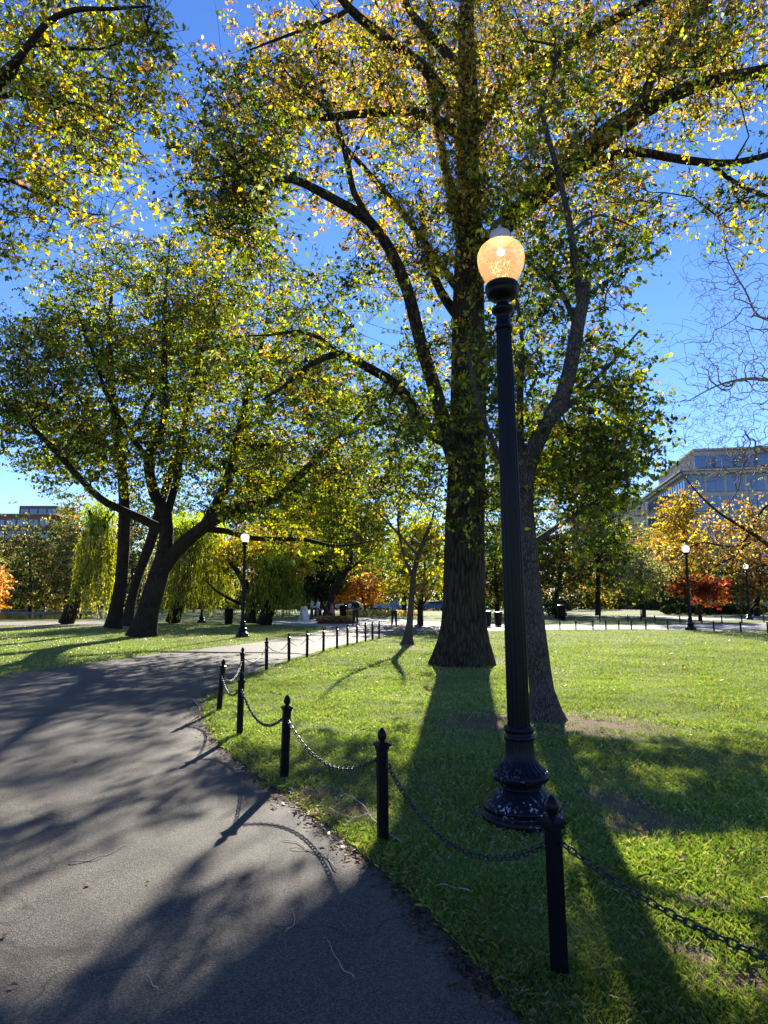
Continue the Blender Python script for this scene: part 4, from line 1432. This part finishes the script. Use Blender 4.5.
def make_lamp(label, globe_mat, lit, nseg=96):
    T = empty('street_lamp')
    tag(T, label, 'street lamp', 'park lamp posts')
    k = MB()
    k.lathe([(.285, -.02), (.290, .03), (.296, .062), (.290, .07), (.276, .078), (.276, .105), (.284, .112), (.284, .128), (.270, .138), (.262, .15), (.240, .172), (.205, .2), (.178, .222), (.172, .235), (.152, .245)], 96, cap=True, rfun=flute(32, .022, .07, .11))
    k.lathe([(.152, .245), (.148, .268), (.156, .278), (.185, .288), (.205, .305), (.214, .325), (.208, .345), (.194, .358)], 48)
    k.build('base', M['ironworn'], T)
    k = MB()
    k.lathe([(.194, .358), (.184, .370), (.154, .39), (.132, .415), (.117, .445), (.108, .485), (.104, .53), (.102, .56), (.101, .575)], nseg, rfun=flute(24, .07), smooth=True)
    k.lathe([(.104, .575), (.113, .58), (.116, .595), (.110, .61), (.104, .62), (.104, .632), (.113, .642), (.115, .657), (.107, .669), (.09, .677)], 48)
    k.build('fluted_pedestal', M['ironworn'], T)
    k = MB()
    k.lathe([(.084, .677), (.082, 1.0), (.080, 1.8), (.074, 2.6), (.066, 3.4), (.060, 3.76)], nseg, rfun=flute(16, .11))
    k.build('shaft', M['iron'], T)
    k = MB()
    k.lathe([(.062, 3.755), (.072, 3.76), (.074, 3.775), (.070, 3.79), (.058, 3.80), (.058, 3.86), (.062, 3.885), (.085, 3.905), (.093, 3.925), (.088, 3.942), (.062, 3.955), (.052, 3.975), (.05, 4.0), (.07, 4.015)], 40)
    k.build('capital', M['iron'], T)
    k = MB()
    k.lathe([(.05, 4.008), (.095, 4.022), (.122, 4.045), (.130, 4.07), (.130, 4.10), (.137, 4.105), (.137, 4.125), (.128, 4.135), (.128, 4.145), (.120, 4.15)], 40)
    k.build('globe_holder', M['iron'], T)
    k = MB()
    k.lathe([(.108, 4.148), (.128, 4.18), (.152, 4.225), (.172, 4.27), (.186, 4.32), (.192, 4.37), (.186, 4.42), (.166, 4.46), (.135, 4.49), (.10, 4.506), (.08, 4.51)], 48, cap=False)
    gl = k.build('globe', globe_mat, T)
    k = MB()
    k.lathe([(.086, 4.505), (.088, 4.52), (.084, 4.545), (.086, 4.55), (.084, 4.585), (.078, 4.598), (.06, 4.61), (.03, 4.618), (.02, 4.64), (.012, 4.66), (.004, 4.668)], 32)
    k.build('cap', M['zinc'], T)
    if lit:
        k = MB()
        k.ball((0, 0, 4.42), (.022, .022, .03), 12, 8)
        k.build('bulb', M['bulb'], gl)
    return T


L0 = make_lamp('large fluted black lamp post with a lit amber globe in the foreground', M['globe_lit'], True)
p = at(516.5, 600, 5.0)
L0.location = (p.x, 5.0, 0)
L0.rotation_euler = (0, -.012, 0)
L1 = make_lamp('black lamp post with a white globe beside the path on the left lawn', M['globe'], False, 48)
spots = [(243, 28.8, None), (202, 46.5, 'smaller distant lamp post in front of the willow curtain left of the litter bin'),
         (689.5, 35.2, 'black lamp post with white globe standing at the fenced edge of the sunny lawn'),
         (749, 54, 'distant lamp post with white globe at the right edge against russet trees')]
for i, (px, Y, lab) in enumerate(spots):
    o = L1 if i == 0 else copy_tree(L1)
    if lab: o['label'] = lab
    q = at(px, 610, Y)
    o.location = (q.x, Y, 0)

# ------------------------------------------------------------------ chain fence
def make_post():
    T = empty('chain_post')
    k = MB()
    b = .036
    oc = [(b, -b * .45), (b, b * .45), (b * .45, b), (-b * .45, b), (-b, b * .45), (-b, -b * .45), (-b * .45, -b), (b * .45, -b)]
    v = [(x * 1.02, y * 1.02, -.03) for x, y in oc] + [(x, y, .60) for x, y in oc]
    k.add(v, [tuple(reversed(range(8))), tuple(range(8, 16))] + [(i, (i + 1) % 8, 8 + (i + 1) % 8, 8 + i) for i in range(8)])
    k.build('post_body', M['iron'], T)
    k = MB()
    k.box((0, 0, .611), (.074, .074, .018)); k.box((0, 0, .629), (.094, .094, .014)); k.box((0, 0, .643), (.088, .088, .012), taper=.5)
    k.build('cap_plate', M['iron'], T, bevel=.002)
    k = MB()
    k.lathe([(.020, .648), (.018, .66), (.026, .668), (.031, .682), (.031, .698), (.025, .716), (.014, .732), (.004, .742)], 16)
    k.build('finial', M['iron'], T)
    k = MB()
    k.tube([(-.05, 0, .56), (.05, 0, .56)], .006, 6); k.build('chain_eye', M['iron'], T)
    return T


P0 = make_post()
base_px = [(560, 976), (383, 843), (284, 780), (239.5, 735), (219, 711), (242, 689), (266.5, 670), (289, 662.5), (307, 657), (323.5, 652.5), (337, 649), (347.6, 646), (357, 643.5), (365.5, 641.5), (372.5, 640), (379, 638.5)]
posts = [Vector((1.62, 1.75, 0))] + [gp(*p) for p in base_px]
desc = ['black chain post with acorn finial just outside the picture at the bottom right',
        'nearest black chain post, tall in the lower middle by the lamp base', 'chain post with acorn top standing beside the long pale twig',
        'chain post at the bend of the path edge, third from the camera', 'chain post above a long shadow on the path, fourth from the camera',
        'tilting chain post at the inner corner of the lawn where the fence turns back', 'chain post just past the corner, first of the row running away',
        'second post of the row running away along the path', 'third post of the row running away along the path', 'fourth post of the row running away along the path',
        'fifth post of the row running away along the path', 'sixth post of the row running away along the path', 'seventh post of the row running away along the path',
        'eighth post of the row running away, in front of the dark-clad visitor', 'ninth post of the row running away along the path', 'tenth post of the row running away along the path', 'last post of the row, farthest from the camera']
r = random.Random(8)
for i, p in enumerate(posts):
    o = P0 if i == 0 else copy_tree(P0)
    d = posts[min(i + 1, len(posts) - 1)] - posts[max(i - 1, 0)]
    o.location = p
    o.rotation_euler = (r.uniform(-.02, .02), r.uniform(-.015, .015), math.atan2(d.y, d.x))
    tag(o, desc[i], 'fence post', 'black chain posts edging the lawn')
    if i == 5:
        o.rotation_euler = (0.0, 0.06, 0)
    if i == 6:
        o.scale = (1, 1, 1.0)
bpy.context.view_layer.update()


def link_shape(k, c, t, n, L=.048, Wd=.026, rr=.0042, roll=0, sides=5):
    t = t.normalized()
    s = n.cross(t).normalized() if roll else (n - t * n.dot(t)).normalized()
    pts = []
    m = 10
    for i in range(m + 1):
        a = 2 * PI * i / m
        cx, cy_ = math.cos(a), math.sin(a)
        ex = (L / 2 - Wd / 2) * (1 if cx > .01 else -1 if cx < -.01 else 0) + cx * Wd / 2
        pts.append(c + t * ex + s * cy_ * Wd / 2)
    k.tube(pts, rr, sides, cap=False)


def chain(a, b, sag, label, detailed):
    a = a + Vector((0, 0, .56)); b = b + Vector((0, 0, .56))
    k = MB()
    n = 60
    pts = [a.lerp(b, i / n) - Vector((0, 0, sag * 4 * (i / n) * (1 - i / n))) for i in range(n + 1)]
    o0 = a.copy()
    if detailed:
        L = sum((pts[i + 1] - pts[i]).length for i in range(n))
        pitch = .038
        m = int(L / pitch)
        cum = [0]
        for i in range(n):
            cum.append(cum[-1] + (pts[i + 1] - pts[i]).length)
        j = 0
        for q in range(m):
            s = (q + .5) * L / m
            while cum[j + 1] < s and j < n - 1:
                j += 1
            f = (s - cum[j]) / (cum[j + 1] - cum[j])
            c = pts[j].lerp(pts[j + 1], f) - o0
            link_shape(k, c, pts[j + 1] - pts[j], Vector((0, 0, 1)) if abs((pts[j + 1] - pts[j]).normalized().z) < .95 else Vector((1, 0, 0)), roll=q % 2)
    else:
        k.tube([p - o0 for p in pts[::4]], .009, 5)
    ob = k.build('fence_chain', M['chain'], None, o0)
    tag(ob, label, 'chain', 'black chains slung between the lawn posts')


cd_ = ['chain running out of the picture at the lower right', 'low chain slung in front of the lamp post base', 'chain glinting in the sun between the second and third posts from the camera', 'chain between the third and fourth posts from the camera',
       'short chain at the tilted corner post', 'chain turning the corner behind the tilted post', 'first chain of the row running away', 'second chain of the row running away', 'third chain of the row running away',
       'fourth chain of the row running away', 'fifth chain of the row running away', 'sixth chain of the row running away', 'seventh chain of the row running away', 'eighth chain of the row running away', 'ninth chain of the row running away', 'last chain at the far end of the row']
for i in range(len(posts) - 1):
    a, b = posts[i], posts[i + 1]
    L = (b - a).length
    chain(a, b, {0: .12, 1: .30, 2: .24}.get(i, .11 * L if L < 2.4 else .2), cd_[i], i < 6)

# far low fence
k = MB()
k.box((0, 0, .24), (.06, .06, .5)); k.box((0, 0, .505), (.08, .08, .03))
m_me = k.build('low_fence_post', M['iron'])
near_row = [(560, 629.8), (576, 629.8), (593, 629.6), (606, 629.6), (619, 629.6), (631.5, 629.6), (646, 629.6), (668, 630), (714, 631.5), (741, 632.2), (768, 633)]
far_row = [(600, 622.5), (628, 622.6), (655, 623), (680, 623.2), (702, 623.4), (722, 623.2), (742, 622.8), (764, 622.4)]
wn = ['first', 'second', 'third', 'fourth', 'fifth', 'sixth', 'seventh', 'eighth', 'ninth', 'tenth', 'eleventh']
for row, lab, grp in ((near_row, 'low dark post at the far edge of the sunny lawn, %s from the left', 'low posts along the near side of the cross path'), (far_row, 'low dark post beyond the cross path, %s from the left', 'low posts along the far side of the cross path')):
    last = None
    for i, (px, py) in enumerate(row):
        o = m_me if (row is near_row and i == 0) else m_me.copy()
        if not (row is near_row and i == 0):
            C.objects.link(o)
        p = gp(px, py)
        o.location = p
        tag(o, lab % wn[i], 'fence post', grp)
    kk = MB()
    pp = [gp(*q) for q in row]
    kk.tube([p - pp[0] + Vector((0, 0, .42)) for p in pp], .011, 4)
    tag(kk.build('fence_wire', M['chain'], None, pp[0]), 'thin wire strung along the low posts %s the cross path' % ('before' if row is near_row else 'beyond'), 'wire')

# bollards / bins seen right of the great trunk
def make_bin():
    T = empty('litter_bin')
    k = MB()
    k.lathe([(.20, .02), (.215, .06), (.25, .5), (.265, .82), (.27, .85)], 28, rfun=flute(14, .06))
    k.build('bin_body', M['iron'], T)
    k = MB()
    k.lathe([(.27, .85), (.285, .86), (.285, .90), (.25, .92), (.17, .93)], 28)
    k.build('rim', M['iron'], T)
    return T


bin0 = make_bin()
for i, (px, Y, s, lab) in enumerate([(229, 43.5, 1.15, 'black litter bin on the left lawn in front of the willow'), (343, 60, 1.2, 'black litter bin behind the flower bed'),
                                     (487, 40, 1.0, 'dark litter bin directly right of the great trunk'), (498, 40.5, .95, 'dark litter bin closest to the lamp shaft'), (561.5, 52, 1.3, 'dark litter bin at the foot of the dark yew')]):
    o = bin0 if i == 0 else copy_tree(bin0)
    q = at(px, 612, Y)
    o.location = (q.x, Y, 0)
    o.scale = (s, s, s)
    tag(o, lab, 'litter bin')

# white sandwich board leaning beside the crossing
T = empty('sandwich_board', (at(304, 612, 51).x, 51, 0), .9)
tag(T, 'white folding board standing on the crossing left of the seated group', 'board')
mw = simple('white_painted_board', (.8, .8, .78), (.7, .7, .68), 6, .5)
for s in (-1, 1):
    k = MB()
    Mx = Matrix.Translation((0, s * .16, .55)) @ Matrix.Rotation(s * .26, 4, 'X')
    k.box((0, 0, 0), (.62, .03, 1.12), M=Mx)
    k.build('board_panel', mw, T, bevel=.004)

# flower bed with rust-red and cream planting
fb = empty('flower_bed', (at(337, 615, 45).x, 45, 0))
tag(fb, 'low oval bed of rusty red and cream flowers on the crossing', 'flower bed')
k = MB()
k.lathe([(1, -.02), (1.0, .12), (.93, .16), (.6, .2), (.01, .22)], 40, cap=False)
ob = k.build('soil_mound', simple('dark_soil', (.06, .04, .03), None, 10, .95), fb)
ob.scale = (1.35, .8, 1)
r = np.random.default_rng(77)
n = 2200
a = r.random(n) * 2 * PI
q = np.sqrt(r.random(n))
c = np.stack([np.cos(a) * q * 1.35, np.sin(a) * q * .8, .16 + .32 * r.random(n)], 1)
ks = ['po', 'br', 'g', 'pk', 'gy', 'lg']
cols = np.array([PAL[ks[int(i)]] for i in r.integers(0, 6, n)]) * 1.1
leaf_mesh('flowers', c, .12, cols, fb, seed=4, hang=-.3)
fb2 = empty('flower_bed', (at(385, 612, 66).x, 66, 0))
tag(fb2, 'long pale bed of cream grasses behind the visitor in blue', 'flower bed')
r = np.random.default_rng(78)
n = 4000
c = np.stack([r.uniform(-4.5, 3.5, n), r.uniform(-1, 1, n), .05 + .5 * r.random(n)], 1)
ks = ['gy', 'po', 'gy', 'yg']
cols = np.array([PAL[ks[int(i)]] for i in r.integers(0, 4, n)]) * 1.4
leaf_mesh('grasses', c, .16, np.clip(cols, 0, .7), fb2, seed=5, hang=-.6)

# ------------------------------------------------------------------ people
MATS = {}


def cloth(c):
    key = tuple(round(x, 3) for x in c)
    if key not in MATS:
        MATS[key] = simple('cloth_%d' % len(MATS), c, tuple(x * .8 for x in c), 25, .85)
    return MATS[key]


skin_m = simple('skin', (.45, .27, .2), (.40, .23, .17), 12, .5)
hair_m = simple('hair', (.03, .02, .015), (.06, .04, .03), 60, .6)
shoe_m = simple('shoe_leather', (.03, .03, .03), None, 30, .5)


def skin_obj(name, verts, edges, radii, mat, parent, root=0, lv=1):
    me = bpy.data.meshes.new(name)
    me.from_pydata([tuple(v) for v in verts], edges, [])
    o = link(name, me, parent)
    md = o.modifiers.new('skin', 'SKIN')
    md.use_smooth_shade = True
    if not me.skin_vertices:
        bpy.context.view_layer.objects.active = o
    sv = me.skin_vertices[0].data if me.skin_vertices else None
    for i, rr in enumerate(radii):
        sv[i].radius = rr if hasattr(rr, '__len__') else (rr, rr)
        sv[i].use_root = (i == root)
    s = o.modifiers.new('sub', 'SUBSURF')
    s.levels = lv
    s.render_levels = lv
    me.materials.append(mat)
    return o


def person(px, Y, label, top, legs_c, pose='stand', face=0.0, h=1.72, arms='down', hat=None, hairc=None, group=None):
    q = at(px, 612, Y)
    T = empty('person', (q.x, Y, 0), face)
    tag(T, label, 'person', group)
    s = h / 1.72
    sit = pose == 'sit'
    hipz = .48 if sit else .92
    dz = hipz - .92
    J = {'pelvis': (0, 0, hipz), 'chest': (0, -.01 if not sit else .03, 1.22 + dz), 'neck': (0, 0, 1.44 + dz), 'head': (0, .03, 1.60 + dz)}
    for sg, n in ((-1, 'l'), (1, 'r')):
        J['sh' + n] = (sg * .17, 0, 1.38 + dz)
        if sit:
            J['hip' + n] = (sg * .09, .02, hipz)
            J['kn' + n] = (sg * .12, .42, .48)
            J['an' + n] = (sg * .12, .46, .08)
        else:
            J['hip' + n] = (sg * .09, 0, .88)
            J['kn' + n] = (sg * .11, .03 * sg + .02, .48)
            J['an' + n] = (sg * .12, .05 * sg, .08)
        if arms == 'down':
            J['el' + n] = (sg * .24, -.02, 1.10 + dz); J['wr' + n] = (sg * .24, .08, .86 + dz)
        elif arms == 'up':
            J['el' + n] = (sg * .24, .16, 1.20 + dz); J['wr' + n] = (sg * .09, .34, 1.46 + dz)
        else:
            J['el' + n] = (sg * .25, .05, 1.12 + dz); J['wr' + n] = (sg * .12, .30, 1.05 + dz)
    V = lambda k: Vector(J[k]) * s
    # body: one continuous skinned surface
    vs = [V('pelvis'), V('chest'), V('neck'), V('neck') + Vector((0, .01, .06)) * s, V('head')]
    ed = [(0, 1), (1, 2), (2, 3), (3, 4)]
    rd = [(.13, .10), (.135, .095), (.055, .055), (.05, .055), (.078, .095)]
    vs.append(V('head') + Vector((0, .005, .09)) * s); ed.append((4, 5)); rd.append((.06, .075))
    for n in 'lr':
        b = len(vs)
        vs += [V('sh' + n), V('el' + n), V('wr' + n), V('wr' + n) + (V('wr' + n) - V('el' + n)).normalized() * .09 * s]
        rd += [.058, .042, .028, .03]
        ed += [(2, b), (b, b + 1), (b + 1, b + 2), (b + 2, b + 3)]
        b = len(vs)
        vs += [V('hip' + n), V('kn' + n), V('an' + n), V('an' + n) + Vector((0, .15, -.035)) * s]
        rd += [.085, .06, .042, .035]
        ed += [(0, b), (b, b + 1), (b + 1, b + 2), (b + 2, b + 3)]
    body = skin_obj('body', vs, ed, [tuple(x * s for x in q) if hasattr(q, '__len__') else q * s for q in rd], skin_m, T)
    # jacket
    vs = [V('pelvis') + Vector((0, 0, .0)), V('chest'), V('neck') - Vector((0, 0, .03)) * s]
    ed = [(0, 1), (1, 2)]
    rd = [(.165, .13), (.175, .13), (.085, .08)]
    for n in 'lr':
        b = len(vs)
        vs += [V('sh' + n), V('el' + n), V('wr' + n) * .96 + V('el' + n) * .04]
        rd += [.08, .065, .05]
        ed += [(2, b), (b, b + 1), (b + 1, b + 2)]
    skin_obj('jacket', vs, ed, [tuple(x * s for x in q) if hasattr(q, '__len__') else q * s for q in rd], cloth(top), T)
    vs = [V('pelvis') + Vector((0, 0, .03))]
    ed, rd = [], [(.155, .125)]
    for n in 'lr':
        b = len(vs)
        vs += [V('hip' + n), V('kn' + n), V('an' + n)]
        rd += [.105, .08, .06]
        ed += [(0, b), (b, b + 1), (b + 1, b + 2)]
    skin_obj('trousers', vs, ed, [tuple(x * s for x in q) if hasattr(q, '__len__') else q * s for q in rd], cloth(legs_c), T)
    k = MB()
    for n in 'lr':
        a = V('an' + n)
        k.ball((a.x, a.y + .07 * s, .045 * s), (.05 * s, .14 * s, .05 * s), 12, 8)
    k.build('shoes', shoe_m, T)
    k = MB()
    hd = V('head')
    k.ball((hd.x, hd.y - .02 * s, hd.z + .05 * s), (.092 * s, .105 * s, .10 * s), 14, 10)
    k.build('hair', cloth(hairc) if hairc else hair_m, T)
    k = MB()
    for sg in (-1, 1):
        k.ball((sg * .03 * s, hd.y + .092 * s, hd.z + .01 * s), .01 * s, 6, 4)
    k.ball((0, hd.y + .102 * s, hd.z - .02 * s), (.012 * s, .018 * s, .02 * s), 6, 4)
    k.build('face_features', hair_m, T)
    if arms == 'up':
        k = MB(); w_ = V('wrl') * .5 + V('wrr') * .5
        k.box((0, w_.y + .06, w_.z + .03), (.10, .05, .07)); k.build('camera_held', M['iron'], T, bevel=.005)
    return T


person(355.5, 42.5, 'person in black coat standing on the path beside the flower bed', (.012, .012, .014), (.02, .02, .024), face=2.8, arms='fold')
person(394, 39.5, 'person in light blue jacket and dark trousers raising both hands to the face', (.16, .26, .46), (.02, .02, .022), face=-.5, arms='up', hairc=(.12, .08, .05))
person(312, 55, 'person in pale grey top seen behind the white board', (.42, .45, .52), (.04, .04, .05), face=2.0)
person(318, 50, 'person in white hooded top in the group by the flower bed', (.75, .74, .72), (.3, .32, .38), face=1.4, arms='fold')
person(325, 49.6, 'person in black bending over in the group by the flower bed', (.02, .02, .025), (.02, .02, .02), pose='sit', face=-1.2, arms='fold', h=2.0)
person(332, 49.8, 'person in pink jacket in the group right of the one in black', (.6, .22, .28), (.35, .2, .2), pose='sit', face=1.9, arms='fold', h=1.9)
# seats under the two seated people
bench = empty('park_bench', (at(328.5, 612, 49.9).x, 49.9, 0))
tag(bench, 'dark low bench under the two seated people by the flower bed', 'bench')
k = MB(); k.box((0, 0, .40), (1.7, .42, .05)); k.build('seat', M['iron'], bench)
for sx in (-.75, .75):
    for sy in (-.16, .16):
        k = MB(); k.box((sx, sy, .19), (.06, .06, .38)); k.build('leg', M['iron'], bench)

# ------------------------------------------------------------------ parked cars along the street far off
tyre_m = simple('tyre_rubber', (.015, .015, .015), None, 30, .8)
glass_m = simple('dark_car_glass', (.02, .03, .04), None, 2, .08, bmp=0)


def car(px, Y, colr, label, rz=0):
    q = at(px, 612, Y)
    T = empty('parked_car', (q.x, Y, 0), rz)
    tag(T, label, 'car', 'cars parked beyond the park')
    paint = simple('car_paint_' + str(int(px)), colr, tuple(x * .9 for x in colr), 2, .25, bmp=0)
    side = [(-2.2, .35), (-2.25, .7), (-2.15, .92), (-1.2, 1.0), (-.6, 1.42), (.9, 1.45), (1.6, 1.05), (2.15, .95), (2.25, .6), (2.2, .35)]
    k = MB()
    n = len(side)
    v = [(x, -.88 if z < 1.02 else -.7, z) for x, z in side] + [(x, .88 if z < 1.02 else .7, z) for x, z in side]
    k.add(v, [tuple(range(n)), tuple(reversed(range(n, 2 * n)))] + [(i, i + n, (i + 1) % n + n, (i + 1) % n) for i in range(n)])
    k.build('body', paint, T, bevel=.05)
    k = MB()
    for s in (-1, 1):
        w = [(-1.05, 1.04), (-.55, 1.37), (.82, 1.39), (1.4, 1.07)]
        v = [(x, s * (.895 - (z - 1.0) * .42), z) for x, z in w]
        k.add(v, [(0, 1, 2, 3)])
    k.build('window', glass_m, T)
    for sx in (-1.35, 1.4):
        for sy in (-.8, .8):
            k = MB()
            k.tube([(sx, sy - .11, .33), (sx, sy + .11, .33)], .33, 20)
            wh = k.build('wheel', tyre_m, T)
            k = MB()
            yy = sy + (.115 if sy > 0 else -.115)
            k.tube([(sx, yy - .01, .33), (sx, yy + .01, .33)], .2, 14)
            k.build('rim', M['zinc'], wh)


street = MB()
street.add([(-200, 100, .004), (200, 100, .004), (200, 108, .004), (-200, 108, .004)], [(0, 1, 2, 3)])
tag(street.build('road', M['asphalt']), 'street running behind the park', kind='structure')
car(388, 101.5, (.35, .45, .6), 'pale blue car parked behind the visitor in blue')
car(434, 101.5, (.05, .16, .32), 'blue car parked left of the great trunk', .02)
car(350, 101.5, (.5, .5, .52), 'silver car parked behind the flower bed', -.02)

# ------------------------------------------------------------------ buildings
stone = simple('pale_grey_limestone', (.40, .39, .37), (.33, .32, .31), .4, .85, bmp=.1)
brick = simple('brown_brick', (.16, .09, .07), (.12, .07, .055), 1.5, .9, bmp=.1)
glz, nt, b, o = mat_new('blue_office_glass')
b.inputs['Base Color'].default_value = (.06, .10, .17, 1)
b.inputs['Roughness'].default_value = .04
b.inputs['Metallic'].default_value = .35
b.inputs['Specular IOR Level'].default_value = 1
dark_fr = simple('grey_window_frame', (.22, .22, .23), None, 3, .5, bmp=0)


def face_windows(parent, p0, p1, z0, fl, nf, wh, n, name_mat, proud=.06, win_w=.82):
    """rows of windows on the wall from p0 to p1 (2D, local)"""
    p0, p1 = Vector(p0), Vector(p1)
    d = (p1 - p0)
    L = d.length
    d.normalize()
    nrm = Vector((d.y, -d.x))
    a = math.atan2(d.y, d.x)
    for f in range(nf):
        for i in range(n):
            c = p0 + d * (L * (i + .5) / n) + nrm * proud
            ww = L / n * win_w
            z = z0 + f * fl
            k = MB()
            k.box((c.x, c.y, z + wh / 2), (ww, .10, wh), a)
            wo = k.build('window', name_mat, parent)
            k = MB()
            c2 = c + nrm * .07
            k.box((c2.x, c2.y, z + wh / 2), (.10, .08, wh), a)
            k.box((c2.x, c2.y, z - .06), (ww + .2, .16, .12), a)
            k.build('frame', dark_fr, wo)


corner = at(693, 600, 110)
T = empty('office_building', (corner.x, corner.y, 0), -math.atan(.18))
tag(T, 'large pale stone and blue glass corner building beyond the right-hand trees', 'building')
Wd, Dp, H1, H2 = 70, 30, 23.4, 27.4
k = MB(); k.box((Wd / 2, Dp / 2, H1 / 2), (Wd, Dp, H1)); k.build('wall', stone, T)
k = MB(); k.box((Wd / 2 + 1.2, Dp / 2 + .6, (H1 + H2) / 2 + .3), (Wd - 2.4, Dp - 2.4, H2 - H1 - .6)); k.build('attic_storey', stone, T)
k = MB(); k.box((Wd / 2, Dp / 2, H1 + .15), (Wd + 2.0, Dp + 2.0, .3)); k.box((Wd / 2, Dp / 2, H1 - .25), (Wd + 1.2, Dp + 1.2, .4))
for i in range(60):
    k.box((i * 1.2 - .5, -.75, H1 - .62), (.35, .5, .3))
for i in range(26):
    k.box((-.75, i * 1.2, H1 - .62), (.5, .35, .3))
k.build('cornice', stone, T)
k = MB(); k.box((Wd / 2 + 1.2, Dp / 2 + .6, H2 + .15), (Wd - 1.2, Dp - 1.2, .3)); k.build('roof', stone, T)
face_windows(T, (0, 0), (Wd, 0), 3.2, 3.35, 6, 2.5, 22 // 2 * 2, glz)
face_windows(T, (0, Dp), (0, 0), 3.2, 3.35, 6, 2.2, 9, glz)
face_windows(T, (1.5, -.0 + .0 + .6), (Wd - 2, .6), H1 + .9, 3, 1, 2.0, 20, glz, proud=.05)

T = empty('brick_building', (at(-34, 600, 200).x, 200, -2.2))
tag(T, 'brown brick building with a raised roof block above the trees at far left', 'building')
k = MB(); k.box((5, 9, 15), (40, 18, 30)); k.build('wall', brick, T)
k = MB(); k.box((19, 9, 31.3), (12, 14, 3.6)); k.build('roof_block', brick, T)
k = MB(); k.box((5, 9, 30.15), (41, 19, .3)); k.build('roof', dark_fr, T)
face_windows(T, (-14, 0), (24, 0), 23.0, 3.5, 2, 1.9, 11, glz)
face_windows(T, (13.4, 2.0), (24.6, 2.0), 30.5, 3.5, 1, 1.6, 4, glz)

T = empty('apartment_block', (at(290, 600, 190).x, 190, 0))
tag(T, 'grey brick apartment block glimpsed through leaves above the willow', 'building')
k = MB(); k.box((12, 9, 14.5), (30, 18, 29)); k.build('wall', simple('grey_brick', (.26, .22, .2), (.2, .17, .16), 1), T)
k = MB(); k.box((12, 9, 29.15), (31, 19, .3)); k.build('roof', dark_fr, T)
face_windows(T, (-2, 0), (26, 0), 20, 3.4, 3, 1.8, 9, glz)

T = empty('stone_building', (at(640, 600, 150).x - 6, 150, 0))
tag(T, 'lower grey stone building left of the glass corner building', 'building')
k = MB(); k.box((8, 9, 12.5), (24, 18, 25)); k.build('wall', simple('grey_stone', (.3, .29, .28), (.24, .23, .22), 1), T)
k = MB(); k.box((8, 9, 25.15), (25, 19, .3)); k.build('roof', dark_fr, T)
face_windows(T, (-3, 0), (19, 0), 12, 3.4, 4, 1.9, 8, glz)
